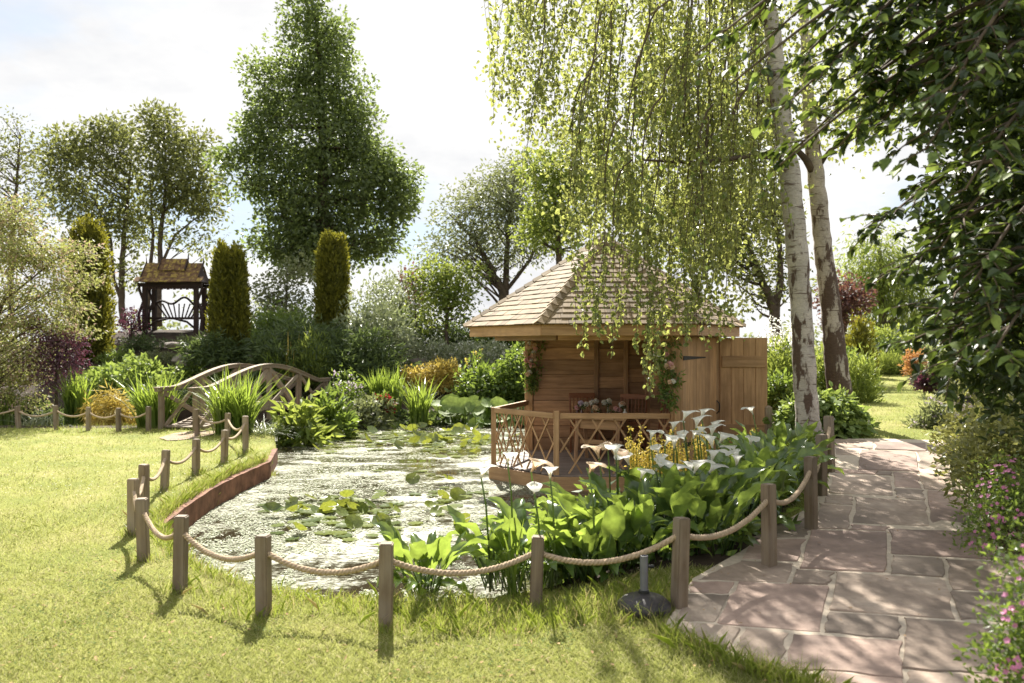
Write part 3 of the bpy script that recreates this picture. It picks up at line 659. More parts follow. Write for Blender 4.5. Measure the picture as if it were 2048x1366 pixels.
for k, top in ((180, .84), (240, .87)): beam('railing_post', hv(k, DZ), hv(k, DZ + top), .075, .075, M_oak, SH)
beam('railing_post', hv(300, DZ) + Vector((0, -.1, 0)), hv(300, DZ + .87) + Vector((0, -.1, 0)), .07, .07, M_oak, SH)

# furniture inside
TY = 13.0
tb_ = thing('table', 'rustic plank table with splayed legs inside the summerhouse', 'table', (1.35, TY, DZ))
tl, tr_ = Vector((.93, 13.22, .60)), Vector((1.78, 12.72, .60)); td = (tr_ - tl).normalized(); tn = Vector((td.y, -td.x, 0))
for k in (-1, 0, 1): beam('tabletop_board', tl + tn * .15 * k, tr_ + tn * .15 * k, .147, .04, M_oak, tb_)
for q in (.16, .84):
    c = tl.lerp(tr_, q); beam('leg', Vector((c.x, c.y, DZ)) + tn * .2, c + tn * .12 - Vector((0, 0, .03)), .05, .09, M_oak_dark, tb_); beam('leg', Vector((c.x, c.y, DZ)) - tn * .2, c - tn * .12 - Vector((0, 0, .03)), .05, .09, M_oak_dark, tb_)
beam('apron', tl + td * .12 + Vector((0, 0, -.1)) + tn * .12, tr_ - td * .12 + Vector((0, 0, -.1)) + tn * .12, .025, .14, M_oak, tb_)
beam('stretcher', tl + td * .14 + Vector((0, 0, -.38)), tr_ - td * .14 + Vector((0, 0, -.38)), .03, .07, M_oak, tb_)
def chair(x, y, rz, label):
    root = thing('slatted_chair', label, 'chair', (x, y, DZ), 'slatted wooden chairs around the table'); Rm = Matrix.Translation((x, y, DZ)) @ Matrix.Rotation(rz, 4, 'Z'); T = lambda a, b, c: Rm @ Vector((a, b, c)); sd = lambda v: (Rm.to_3x3() @ Vector(v))
    for s in (-1, 1):
        beam('leg', T(.2 * s, -.2, 0), T(.2 * s, -.2, .42), .035, .045, M_furn, root); beam('leg', T(.2 * s, .22, 0), T(.2 * s, .2, .42), .035, .045, M_furn, root)
        beam('backrest_frame', T(.2 * s, .2, .4), T(.2 * s, .3, .92), .03, .045, M_furn, root)
    for k in range(6): beam('seat_slat', T(-.22, -.2 + k * .08, .44), T(.22, -.2 + k * .08, .44), .065, .02, M_furn, root)
    beam('top_rail', T(-.22, .3, .93), T(.22, .3, .93), .03, .08, M_furn, root); beam('backrest_rail', T(-.2, .22, .5), T(.2, .22, .5), .03, .05, M_furn, root)
    for k in range(6): beam('backrest_slat', T(-.14 + k * .056, .22, .5), T(-.14 + k * .056, .3, .92), .012, .03, M_furn, root)
chair(1.18, 13.75, .1, 'slatted wooden chair against the back wall by the stud, behind the glass vase')
chair(1.86, 13.45, -.35, 'slatted wooden chair behind the white vase, middle one inside the summerhouse')
chair(2.20, 12.75, -.9, 'slatted wooden chair beside the right arch, nearest the door')
M_glass = None
m, t, out = new_mat('bottle_glass'); b = pbsdf(t, (.75, .82, .78), .05, .5); b.inputs['Transmission Weight'].default_value = .9; t.links.new(b.outputs[0], out.inputs[0]); M_glass = m
M_amber = plain('brown_glazed_pot', (.10, .035, .02), .25, .6, .2, 5, 0, .001); M_ceram = plain('white_ceramic', (.78, .75, .70), .35, .5, .05, 5, 0, .001)
def rose(mb, c, r):
    c = np.array(c); nl = 14; d = unit(rng.normal(size=(nl, 3)) + np.array((0, 0, .4)))
    side = unit(np.cross(d, rng.normal(size=(nl, 3)))); leaves(mb, c + d * r * .45 - side * r * .7, side, d, r * 1.4, r * 1.3, .25, True)
def vase(q, off, prof, m, fl, hh, label, group=None):
    p = tl.lerp(tr_, q) + tn * off + Vector((0, 0, .021)); root = thing('flower_vase', label, 'vase', p, 'small vases on the summerhouse table')
    v = MB(); v.smooth = True; v.lathe(p, prof, 12); v.build('vessel', m, root)
    st = MB(); lf = MB(); top = prof[-1][1]; ends = []
    for k in range(4):
        e = p + Vector((rng.normal() * .035, rng.normal() * .03, top + hh * rng.uniform(.5, 1))); ends.append(e); st.tube([p + Vector((0, 0, .02)), e], .003, 4)
    st.build('stem', L_mid, root); clump_leaves(lf, [np.array(e) - np.array((0, 0, .03)) for e in ends], 6, .02, .045); lf.build('foliage', L_dark, root)
    for k, e in enumerate(ends[:3]): f = MB(); rose(f, e, .046); f.build('flower', fl[k % len(fl)], root)
bot = [(.022, 0), (.024, .01), (.024, .06), (.012, .085), (.012, .105)]; tall = [(.02, 0), (.022, .01), (.022, .12), (.02, .14)]; pot = [(.025, 0), (.032, .03), (.026, .06), (.024, .07)]; bulb = [(.02, 0), (.045, .03), (.042, .055), (.014, .09), (.016, .12)]
vase(.07, -.05, pot, M_amber, [P_cream, P_blush], .06, 'squat brown pot of peach roses, leftmost on the table')
vase(.2, .06, bot, M_amber, [P_lilac, P_white], .1, 'dark bottle of pale blooms, second from the left on the table')
vase(.34, -.02, tall, M_glass, [P_white, P_cream], .09, 'clear glass vase of white roses left of the table centre')
vase(.5, .08, pot, M_amber, [P_cream], .07, 'brown pot of peach roses at the table centre')
vase(.6, -.04, tall, M_glass, [P_white], .1, 'tall clear glass vase of cream roses right of the table centre')
vase(.76, .06, pot, M_amber, [P_blush, P_cream], .05, 'low brown pot of blush flowers beside the white vase')
vase(.88, -.03, bulb, M_ceram, [P_white, P_cream], .08, 'white bulbous ceramic vase of white flowers at the right end of the table')
# garlands
def garland(label, c0, c1, w, nl, roses):
    c0 = Vector(c0); c1 = Vector(c1); root = thing('flower_garland', label, 'garland', c0, 'hanging flower garlands on the summerhouse posts'); fo = MB()
    t_ = rng.uniform(0, 1, nl); wd = w * (1 - .75 * t_ ** 1.3); C = np.array(c0)[None] * (1 - t_[:, None]) + np.array(c1)[None] * t_[:, None] + rng.normal(size=(nl, 3)) * wd[:, None] * np.array((.5, .35, .3))
    clump_leaves(fo, C, 5, .03, .075, .4, 1, .6); fo.build('foliage', L_mid, root); ge = MB(); clump_leaves(ge, C[: nl // 2], 3, .03, .06, .4, 1, .6); ge.build('fern_sprigs', L_mid, root)
    for k in range(roses):
        q = rng.uniform(0, .62); p = c0.lerp(c1, q) + Vector((rng.normal() * w * .42 * (1 - q), -w * .42, rng.normal() * .05)); f = MB(); rose(f, p, rng.uniform(.036, .055)); f.build('rose', [P_cream, P_white, P_blush, P_cream][k % 4], root)
lpv = hv(120, 0); garland('peach and white rose garland on the left post of the summerhouse', (lpv.x, lpv.y - .12, 1.72), (lpv.x + .05, lpv.y - .14, .95), .24, 110, 17)
rpv = hv(300, 0); garland('leafy garland with few roses hanging under the right arch of the summerhouse', (rpv.x - .17, rpv.y - .1, 1.75), (rpv.x - .1, rpv.y - .12, .85), .25, 120, 8)

# ================================================================== arched footbridge
BR = thing('footbridge', 'arched grey timber footbridge with cross-braced rails over the stream', 'bridge', (-6.2, 17.2, 0))
n0, n1 = Vector((-6.3, 17.0, 0)), Vector((-4.8, 22.0, 0)); perp = Vector((-.92, .28, 0))
rise = lambda t: .42 * math.sin(max(0, min(1, (t - .07) / .86)) * math.pi) ** 1.25
def board_curve(name, pts, w, h, m, parent):
    mb = MB(); V = []; Fc = []
    for i, p in enumerate(pts):
        d = (pts[min(i + 1, len(pts) - 1)] - pts[max(i - 1, 0)]).normalized(); s = d.cross(Vector((0, 0, 1))).normalized(); u = s.cross(d)
        for a_, b_ in ((-1, -1), (1, -1), (1, 1), (-1, 1)): V.append(tuple(p + s * a_ * w / 2 + u * b_ * h / 2))
        if i: k = 4 * i; Fc += [[k - 4 + j, k - 4 + (j + 1) % 4, k + (j + 1) % 4, k + j] for j in range(4)]
    Fc += [[0, 1, 2, 3], [len(V) - 4 + j for j in (3, 2, 1, 0)]]; mb.add(V, Fc); return mb.build(name, m, parent)
for sidx in (0, 1):
    a_ = n0 + perp * sidx * .85; b_ = n1 + perp * sidx * .85; u = (b_ - a_).normalized(); at_ = lambda t, z: a_.lerp(b_, t) + Vector((0, 0, z))
    board_curve('handrail', [at_(t, .80 + rise(t)) - u * 0 for t in np.linspace(-.03, 1.03, 30)], .1, .075, M_post, BR)
    board_curve('handrail_cap', [at_(t, .845 + rise(t)) for t in np.linspace(-.035, 1.035, 30)], .13, .022, M_post, BR)
    board_curve('side_beam', [at_(t, -.02 + rise(t) * .8) for t in np.linspace(0, 1, 20)], .07, .16, M_post, BR)
    tt = np.linspace(0, 1, 5)
    for t in tt: beam('post', at_(t, -.25 + rise(t) * .6), at_(t, .78 + rise(t)), .1, .1, M_post, BR)
    for t0, t1 in zip(tt[:-1], tt[1:]):
        beam('cross_brace', at_(t0 + .015, .02 + rise(t0) * .8), at_(t1 - .015, .74 + rise(t1)), .035, .09, M_post, BR); beam('cross_brace', at_(t0 + .015, .74 + rise(t0)) + perp * .02, at_(t1 - .015, .02 + rise(t1) * .8) + perp * .02, .035, .09, M_post, BR)
for k in range(34):
    t = (k + .5) / 34; p = n0.lerp(n1, t) + Vector((0, 0, .05 + rise(t) * .8)); beam('deck_plank', p, p + perp * .85, .13, .03, M_post, BR)

# ================================================================== arbour seat on the mound
AY = 27.0; s_ = AY / F
ab = P3(350, 668, AY); ab.z = gz(ab.x, ab.y)
AR = thing('arbour', 'dark carved timber arbour with mossy tiled roof on the mound', 'arbour', ab)
def A(x, y, z): return ab + Vector((x, y, z))
aw = .80
for sx in (-1, 1):
    for sy in (-.35, .35):
        beam('post', A(sx * aw, sy, -.3), A(sx * aw, sy, 1.42), .13, .13, M_pav, AR)
        limb_ = MB(); limb_.tube([A(sx * (aw + .14), sy, .0), A(sx * (aw + .2), sy, .5), A(sx * (aw + .05), sy, .95), A(sx * (aw + .2), sy, 1.38)], [.05, .045, .04, .045], 7); limb_.build('curved_brace', M_pav, AR)
    beam('side_rail', A(sx * aw, -.35, .75), A(sx * aw, .35, .75), .05, .07, M_pav, AR)
    for k in range(3): beam('side_slat', A(sx * aw, -.2 + k * .2, .4), A(sx * aw, -.2 + k * .2, .75), .03, .05, M_pav, AR)
beam('seat', A(-aw, .05, .42), A(aw, .05, .42), .5, .06, M_pav, AR)
for sy in (-.4, .4): beam('plate_beam', A(-aw - .2, sy, 1.45), A(aw + .2, sy, 1.45), .1, .12, M_pav, AR)
vb = MB()
for k in range(16):
    x = -aw + (k + .5) * 2 * aw / 16; vb.box(A(x, -.42, 1.36), (.08, .03, .09 + .04 * (k % 2)))
vb.build('valance', M_pav, AR)
bp = [A(-aw + 2 * aw * t, .33, .86 + .16 * math.sin(t * math.pi) ** 2 + .1 * math.sin(t * math.pi * 4)) for t in np.linspace(0, 1, 25)]
mb = MB(); mb.tube(bp, .035, 6); mb.build('carved_top_rail', M_pav, AR)
for k in range(9):
    x = -aw + (k + .5) * 2 * aw / 9; beam('back_spoke', A(x * .55, .33, .45), A(x, .33, .9), .03, .05, M_pav, AR)
for sx in (-1, 1): mb = MB(); mb.tube([A(sx * aw, -.33, .05), A(sx * .5, -.33, .3), A(sx * .1, -.33, .40)], .035, 6); mb.build('seat_brace', M_pav, AR)
m, t, out = new_mat('mossy_roof_tiles'); crd = scaled(t, (1, 1, 1)); n_ = noise_node(t, crd, 5, 7, .65)
c = ramp(t, n_, [(.36, (.09, .05, .03)), (.5, (.17, .10, .05)), (.6, (.33, .24, .06))]); b = pbsdf(t, c, .9, .2); bump(t, b, n_, .8, .03); t.links.new(b.outputs[0], out.inputs[0]); M_moss = m
rf = MB(); rf.add([tuple(A(*q)) for q in ((-.98, -.5, 1.55), (.98, -.5, 1.55), (.98, .5, 1.55), (-.98, .5, 1.55), (-.78, 0, 2.12), (.78, 0, 2.12))], [[0, 1, 5, 4], [2, 3, 4, 5], [0, 4, 3], [1, 2, 5], [0, 3, 2, 1]])
rf_o = rf.build('roof', M_pav, AR)
def tile_band(x0, x1, zlo, zhi, ylo, yhi, rows, tw):
    for sg in (-1, 1):
        for r_ in range(rows):
            x = x0
            while x < x1 - .03:
                w = min(tw * rng.uniform(.8, 1.2), x1 - x); q0, q1 = r_ / rows, (r_ + 1.35) / rows
                ya, za = ylo + (yhi - ylo) * q0, zlo + (zhi - zlo) * q0; yb, zb_ = ylo + (yhi - ylo) * min(q1, 1), zlo + (zhi - zlo) * min(q1, 1)
                lf = rng.uniform(.02, .035); pts = [A(x + .004, sg * ya, za + lf), A(x + w - .004, sg * ya, za + lf), A(x + w - .004, sg * yb, zb_ + .006), A(x + .004, sg * yb, zb_ + .006)]; pts += [p - Vector((0, 0, .022)) for p in pts]
                mb = MB(); mb.add([tuple(p) for p in pts], [[0, 1, 2, 3], [7, 6, 5, 4], [0, 4, 5, 1], [1, 5, 6, 2], [2, 6, 7, 3], [3, 7, 4, 0]]); mb.build('tile', M_moss, rf_o); x += w
tile_band(-1.06, 1.06, 1.52, 1.70, -.62, -.40, 1, .2); tile_band(-.9, .9, 1.66, 2.16, -.44, -.02, 3, .2); tile_band(-.42, .42, 1.9, 2.3, -.30, -.0, 2, .17)
for x in (-.9, -.42, .42, .9):
    z = 2.14 if abs(x) > .5 else 2.28; mb = MB(); mb.tube([A(x, 0, z), A(x, 0, z + .1), A(x * 1.02, 0, z + .26)], [.03, .02, .004], 6); mb.build('finial', M_pav, rf_o)
    beam('barge_board', A(x, -.42 if abs(x) > .5 else -.28, 1.68 if abs(x) > .5 else 1.92), A(x, -.01, z), .03, .09, M_pav, rf_o)

# ================================================================== parasol base
ub = GR(1288, 1222); ub.z = gz(ub.x, ub.y)
UB = thing('parasol_base', 'dark round parasol base with an upright metal tube at the path corner', 'parasol base', ub)
mb = MB(); mb.smooth = True; mb.lathe(ub, [(.155, 0), (.165, .02), (.16, .05), (.12, .085), (.06, .105), (.03, .11)], 28); mb.build('weight', plain('dark_granite', (.036, .03, .03), .55, .5, .5, 60, .3, .003), UB)
mb = MB(); mb.lathe(ub, [(.024, .1), (.024, .335), (.019, .336), (.019, .30)], 14); mb.build('tube', plain('grey_steel', (.13, .13, .15), .4, .6, .2, 12, .1, .002), UB)
mb = MB(); mb.tube([ub + Vector((.022, 0, .27)), ub + Vector((.06, -.01, .275))], [.008, .012], 6); mb.build('screw_knob', M_iron, UB)
mb = MB(); mb.lathe(ub, [(.034, .105), (.034, .125), (.025, .128)], 12); mb.build('collar', M_iron, UB)

# ================================================================== VEGETATION
# ---- far trees
tag(thing('dummy', 'x', 'x', (0, 0, 0)), 'x') if False else None
fw = MB(); n = 420; fx = rng.uniform(-62, 70, n); fy = rng.uniform(62, 84, n); fz = rng.uniform(0, 1, n) ** 1.3 * (3.6 + 1.6 * np.sin(fx * .21) + 1.1 * np.sin(fx * .53 + 1)) + .4
clump_leaves(fw, np.stack([fx, fy, fz], 1), 45, .8, .42, .7, .7, .1); tag(fw.build('far_wood', L_grey), kind='stuff')
tree('tall_tree', 'tall dark green cone-shaped tree rising behind the golden yews', 'tree', [(650, 700, .38), (648, 500, .30), (646, 300, .2), (640, 120, .11), (628, 10, .04)],
     [(618, -10, 40, 40, 18), (598, 35, 34, 24, 12), (660, 60, 40, 30, 18), (610, 90, 60, 26, 20), (670, 120, 55, 26, 20), (590, 140, 60, 26, 20), (650, 165, 70, 30, 28), (570, 195, 50, 26, 16), (700, 190, 50, 28, 18), (630, 220, 80, 32, 34), (720, 245, 48, 26, 16), (560, 255, 62, 30, 22), (660, 280, 90, 32, 38), (740, 300, 52, 28, 18), (570, 310, 60, 26, 20), (640, 340, 90, 34, 40), (740, 355, 72, 32, 28), (780, 395, 44, 34, 18), (570, 370, 60, 28, 18), (670, 400, 100, 36, 44), (740, 440, 64, 36, 26), (790, 360, 40, 28, 14), (800, 420, 36, 24, 12), (760, 480, 50, 28, 16), (600, 420, 60, 30, 22), (540, 480, 44, 34, 18), (560, 430, 40, 24, 12), (545, 380, 36, 20, 10), (520, 290, 36, 22, 10), (590, 530, 40, 24, 12), (740, 330, 60, 30, 20), (620, 440, 70, 36, 28), (580, 480, 50, 32, 16), (680, 490, 86, 34, 32), (640, 530, 70, 26, 20), (500, 320, 50, 26, 16), (455, 318, 40, 18, 9), (490, 372, 56, 20, 14), (515, 145, 18, 40, 10), (525, 215, 28, 24, 10), (720, 505, 40, 20, 10), (505, 255, 22, 16, 6)],
     L_oak, M_bark, .20, 88, .40, 38, .6, lift=-.02, limbs=.3, dens=.68, flat=.8, rise=.1)
ash = 'pair of loose ash trees behind the arbour'
tree('ash_tree', 'open ash tree with a slim forked trunk left of the arbour', 'tree', [[(246, 640, .17), (243, 590, .15), (245, 520, .13), (252, 430, .10), (262, 330, .05)], [(246, 600, .10), (228, 560, .08), (222, 480, .06), (190, 400, .03)]],
     [(165, 340, 85, 75, 46), (225, 290, 62, 48, 34), (130, 395, 50, 50, 20), (120, 300, 40, 40, 14), (245, 400, 45, 60, 24), (190, 450, 50, 35, 16), (265, 470, 30, 40, 10), (270, 540, 24, 30, 7), (210, 260, 40, 25, 12)], L_ash, M_bark, .24, 48, .48, 42, .5, group=ash, limbs=.5, lift=.02)
tree('ash_tree', 'open ash tree with two bare stems rising behind the arbour roof', 'tree', [[(318, 640, .15), (320, 560, .13), (322, 470, .11), (330, 380, .07), (330, 280, .03)], [(292, 640, .12), (300, 550, .10), (306, 470, .07), (300, 360, .03)], [(322, 520, .08), (350, 470, .06), (400, 430, .03)]],
     [(325, 290, 60, 62, 36), (370, 350, 72, 70, 46), (320, 380, 45, 50, 22), (410, 400, 38, 50, 16), (310, 240, 30, 22, 10), (395, 480, 50, 26, 9), (300, 460, 25, 40, 8), (385, 300, 40, 35, 12)], L_ash, M_bark, .24, 48, .48, 41, .5, group=ash, limbs=.5, lift=.02)
tree('sparse_tree', 'sparse twiggy tree with thin grey-green leaves behind the pale maple', 'tree', [(20, 640, .14), (22, 520, .11), (30, 400, .07), (40, 280, .03)], [(28, 330, 55, 75, 40), (-20, 400, 60, 80, 36), (60, 420, 40, 60, 22), (10, 250, 25, 26, 8)], L_ash, M_bark, .17, 22, .45, 36, .5, limbs=.9, twig=.02, lift=.05)
tree('feathery_tree', 'wide grey-green feathery tree leaning over the summerhouse roof ridge', 'tree', [[(1012, 640, .17), (1005, 585, .16), (985, 540, .11), (950, 480, .07), (910, 440, .03)], [(1010, 590, .13), (1012, 520, .1), (1020, 430, .07), (1030, 350, .03)], [(1000, 580, .08), (1060, 520, .06), (1090, 440, .04)]],
     [(935, 440, 68, 60, 42), (985, 400, 70, 60, 46), (1045, 400, 62, 70, 44), (1010, 480, 90, 50, 40), (905, 500, 50, 45, 20), (1085, 470, 50, 60, 26), (960, 540, 50, 35, 12), (1040, 340, 40, 30, 14)], L_grey, M_bark, .15, 48, .40, 30, .42, limbs=.6, twig=.015, lift=.06)
tree('lime_tree', 'bright lime green tree behind the summerhouse roof', 'tree', [(1120, 660, .12), (1118, 500, .09), (1105, 360, .04)], [(1100, 350, 45, 60, 34), (1125, 430, 55, 70, 44), (1090, 460, 40, 40, 18), (1160, 330, 60, 70, 36), (1230, 380, 60, 60, 30), (1330, 420, 80, 70, 40), (1430, 500, 60, 60, 26), (1300, 520, 60, 40, 20)], L_lime, M_bark, .13, 55, .36, 25, .6)
tree('small_tree', 'small yellow-green tree between the silver shrub and the summerhouse eave', 'tree', [(893, 690, .06), (893, 620, .05), (890, 540, .02)], [(890, 575, 52, 42, 40), (860, 545, 32, 30, 16), (915, 600, 42, 40, 24), (875, 625, 42, 28, 16), (930, 560, 30, 30, 12)], L_lime, M_bark, .13, 34, .28, 27, .6, limbs=.5)
tree('copper_tree', 'thin copper-leaved sapling beside the small yellow-green tree', 'tree', [(835, 680, .03), (830, 600, .02), (822, 545, .01)], [(822, 555, 16, 18, 8), (838, 585, 14, 18, 6)], L_red, M_bark, .11, 22, .18, 27.5, .6, limbs=1)
tree('loose_tree', 'light loose tree between the two golden yews beyond the arbour', 'tree', [(570, 680, .07), (572, 610, .05), (575, 550, .02)], [(560, 580, 48, 45, 30), (600, 560, 40, 40, 22), (530, 620, 30, 30, 12), (600, 630, 45, 40, 22)], L_grey, M_bark, .16, 32, .35, 33, .5, limbs=.5)
tree('dark_limbed_tree', 'tree with a dark forked trunk seen between summerhouse and birch', 'tree', [[(1556, 668, .17), (1548, 620, .16), (1528, 570, .11), (1500, 500, .07), (1475, 430, .03)], [(1548, 625, .14), (1562, 560, .10), (1558, 480, .07), (1540, 390, .03)]],
     [(1480, 420, 55, 55, 30), (1530, 390, 50, 50, 26), (1560, 460, 40, 60, 22), (1500, 520, 30, 35, 10), (1450, 490, 40, 50, 18), (1400, 420, 60, 60, 26), (1570, 570, 40, 40, 10), (1490, 600, 26, 26, 6)], L_ash, M_bark, .16, 38, .36, 25, .55, limbs=.5)
tree('willow_tree', 'pale yellow-green willow with drooping foliage at the end of the grass path', 'tree', [(1765, 690, .2), (1765, 600, .15), (1760, 500, .08)], [(1760, 530, 62, 62, 50), (1720, 560, 45, 60, 26), (1800, 575, 42, 60, 30), (1755, 610, 75, 40, 34), (1840, 610, 30, 35, 12)], L_lime, M_bark, .26, 60, .55, 36, .22, droop=1.6, flat=1.2)
tree('copper_beech', 'small copper-purple tree beside the second birch trunk', 'tree', [(1690, 690, .08), (1690, 640, .06), (1688, 580, .02)], [(1685, 590, 40, 42, 26), (1705, 615, 38, 36, 22), (1670, 625, 30, 30, 12)], L_red, M_bark, .15, 40, .3, 31, .6)
# ---- golden yews
def yew(label, px, pyb, pyt, w, Y, tips):
    b = P3(px, pyb, Y); root = thing('golden_yew', label, 'yew', b, 'columnar golden yews'); sc = Y / F; Ht = (pyb - pyt) * sc; W_ = w * sc / 2; fb = MB(); P = []; D = []
    cols = []
    for k in range(26):
        a = rng.uniform(0, 6.28); r_ = .72 * rng.uniform(.2, 1) ** .5; cols.append((r_ * math.cos(a), r_ * math.sin(a), rng.uniform(.80, .99), .25))
    for (ox, hh, rw) in tips: cols.append((ox, -.3 + rng.normal() * .2, hh, .3)); cols.append((ox + .12, -.2, hh * .97, .22)); cols.append((ox - .14, .0, hh * .95, .22))
    for (ox, oy, hh, rw) in cols:
        n = 620; z = rng.uniform(0, 1, n) ** .9; az = rng.uniform(0, 2 * math.pi, n); prof = np.where(z < .84, .9 + .1 * np.sin(z * 4), np.cos((z - .84) / .16 * 1.45)) * rw; pinch = .78 + .22 * np.sin(np.clip(z * 1.25, 0, 1) * math.pi * .8 + .35)
        tuft = .7 + .3 * np.sin(z * 47 + az * 3 + ox * 9); rr = prof * W_ * (rng.uniform(.55, 1.0, n) + .45 * tuft * rng.uniform(.5, 1, n))
        P.append(np.stack([b.x + ox * W_ * pinch + rr * np.cos(az), b.y + oy * W_ * pinch + rr * np.sin(az), b.z - .1 + z * hh * Ht], 1))
        D.append(np.stack([np.cos(az) * .6, np.sin(az) * .6, np.full(n, .9)], 1) + rng.normal(size=(n, 3)) * .32)
    P = np.concatenate(P); D = np.concatenate(D); s = rng.uniform(.08, .17, len(P)); leaves(fb, P, D, rng.normal(size=P.shape), s, s * .38, .2)
    fb.build('foliage', L_yew, root); t_ = MB(); t_.tube([b - Vector((0, 0, .3)), b + Vector((0, 0, Ht * .75))], [.12, .05], 8); t_.build('trunk', M_bark, root)
yew('broad golden yew column half hidden behind the pale maple', 178, 720, 428, 98, 25, [(-.35, .98, .55), (.15, 1.0, .5), (.45, .93, .5), (-.6, .9, .4), (.75, .82, .3)])
yew('golden yew column directly right of the arbour', 458, 712, 478, 86, 24, [(-.3, 1.0, .62), (.45, .9, .55), (0, .92, .6)])
yew('tallest golden yew column in front of the tall dark tree', 668, 690, 458, 78, 26, [(-.3, 1.0, .62), (.35, .95, .6), (0, .97, .6)])
# ---- left side shrubs
tree('pale_maple', 'feathery pale maple with pinkish new leaves at the left edge', 'maple', [[(-60, 860, .07), (-50, 720, .06), (10, 600, .03), (110, 520, .012)], [(-60, 780, .05), (-70, 650, .04), (-40, 480, .02)]],
     [(20, 440, 60, 24, 20), (70, 505, 85, 20, 28), (120, 535, 60, 14, 16), (20, 520, 80, 40, 34), (80, 580, 80, 20, 24), (130, 620, 60, 20, 14), (20, 620, 80, 40, 36), (40, 690, 70, 40, 36), (30, 750, 60, 30, 24), (-40, 560, 70, 130, 40), (70, 650, 60, 25, 18), (50, 460, 60, 30, 18), (-20, 430, 40, 40, 14), (10, 800, 70, 30, 26), (160, 560, 45, 12, 10), (165, 500, 40, 12, 9), (20, 720, 90, 40, 36), (150, 655, 45, 14, 9), (-30, 780, 70, 60, 30), (40, 410, 36, 18, 7)], L_maple, M_bark, .095, 62, .25, 19.6, .4, dens=.8, limbs=.4, flat=.45, droop=.5, lift=.02)
tree('purple_maple', 'purple-leaved maple between the pale maple and the yew', 'maple', [(112, 790, .04), (114, 730, .025), (115, 670, .012)], [(100, 672, 36, 22, 20), (134, 690, 32, 20, 18), (95, 715, 42, 24, 24), (130, 725, 34, 22, 20), (112, 755, 45, 20, 18), (85, 648, 22, 16, 8)], L_purple, M_bark, .085, 48, .18, 19.5, .4, flat=.5, droop=.6, dens=.8)
bush('leafy_groundcover', 'low mound of white-edged leafy ground cover left of the bridge', 'ground cover', 275, 800, 230, 78, 23.2, L_petas, .15, 330, 20, .12, .7, flowers=(P_white, .07, 130), stem=False)
bush('brown_sedge', 'golden brown sedge tussock by the small left-hand pool', 'sedge', 218, 840, 95, 56, 18.9, L_gold, .22, 70, 26, .08, .14, 1, droop=1.1, stem=False)
straps('iris_clump', 'upright iris clump behind the short rope fence', 'iris', 152, 845, 80, 118, 18.9, L_blade, 190, .042, .28)
straps('iris_clump', 'large iris clump at the left foot of the bridge', 'iris', 312, 870, 130, 135, 17.7, L_blade, 420, .042, .34)
straps('iris_clump', 'broad iris clump in front of the bridge rails', 'iris', 468, 876, 140, 148, 16.4, L_blade, 380, .042, .38)
straps('iris_clump', 'iris leaves rising behind the bridge arch', 'iris', 560, 770, 130, 80, 23.0, L_blade, 260, .045, .45)
straps('variegated_grass', 'arching pale striped grass between iris and broad leaves', 'grass clump', 528, 882, 95, 62, 16.3, L_silver, 120, .02, .8, arch=1.1)
straps('variegated_grass', 'arching pale grass behind the short rope fence', 'grass clump', 75, 858, 120, 55, 18.6, L_silver, 110, .02, .9, arch=1.2)
straps('iris_clump', 'dark iris leaves under the pale maple', 'iris', 20, 850, 80, 80, 19.4, L_blade, 110, .03, .3)
bush('broad_leaf_clump', 'bright broad-leaved bog plant at the far left corner of the pond', 'bog plant', 592, 888, 105, 82, 16.9, L_lime, .30, 60, 7, .12, .36, .8, six=True, stem=False, top=.9)
bush('broad_leaf_clump', 'darker broad-leaved bog plant right of the bright clump', 'bog plant', 655, 868, 80, 70, 18.3, L_mid, .26, 60, 8, .12, .38, .8, six=True, stem=False)
# ---- mound planting
rocks = [(390, 700, 30, 22, 'grey boulder on the mound just left of the middle yew'), (408, 684, 26, 20, 'pale upper boulder beside the arbour foot'), (366, 722, 44, 22, 'flat slab-like rock at the foot of the mound'), (385, 716, 20, 18, 'small buff rock leaning on the flat slab rock'), (345, 690, 22, 12, 'small sunken rock below the arbour seat')]
for (px, py, w, h, lab) in rocks:
    Y = 24.2; b = P3(px, py, Y); bm = bmesh.new(); bmesh.ops.create_icosphere(bm, subdivisions=2, radius=1)
    for v in bm.verts: v.co *= 1 + .45 * mnoise.noise(v.co * 1.3 + Vector((px, py, 0)))
    bmesh.ops.scale(bm, vec=(w / 2 * Y / F, .3, h / 2 * Y / F * 1.3), verts=bm.verts); me = bpy.data.meshes.new('rock'); bm.to_mesh(me); bm.free()
    o = obj('rock', me, M_rock, None, Matrix.Translation(b) @ Matrix.Rotation(px, 4, 'Z')); tag(o, lab, 'rock', 'rocks on the mound')
HEATH = [(238, 24.6, 80, 30, 'dark heath plant at the foot of the broad yew'), (290, 25.4, 85, 26, 'dark heath plant on the slope left below the arbour'), (330, 24.6, 95, 26, 'wide dark heath plant directly below the arbour seat'), (285, 23.2, 110, 30, 'wide heath plant halfway down the mound left of the rocks'), (345, 23.0, 90, 26, 'heath plant left of the flat slab rock'), (412, 24.9, 40, 20, 'small tufted alpine plant beside the pale upper boulder'), (375, 25.6, 60, 18, 'low green cushion plant under the right arbour post'), (250, 22.4, 110, 30, 'heath plant at the bottom of the mound above the ground cover'), (400, 22.4, 100, 24, 'brownish heath plant behind the bridge handrail'), (470, 22.6, 110, 30, 'dark heath plant in front of the middle yew'), (320, 22.2, 100, 26, 'heath plant behind the mound of ground cover, right part'), (510, 23.2, 90, 30, 'heath plant between the middle yew and the spreading juniper')]
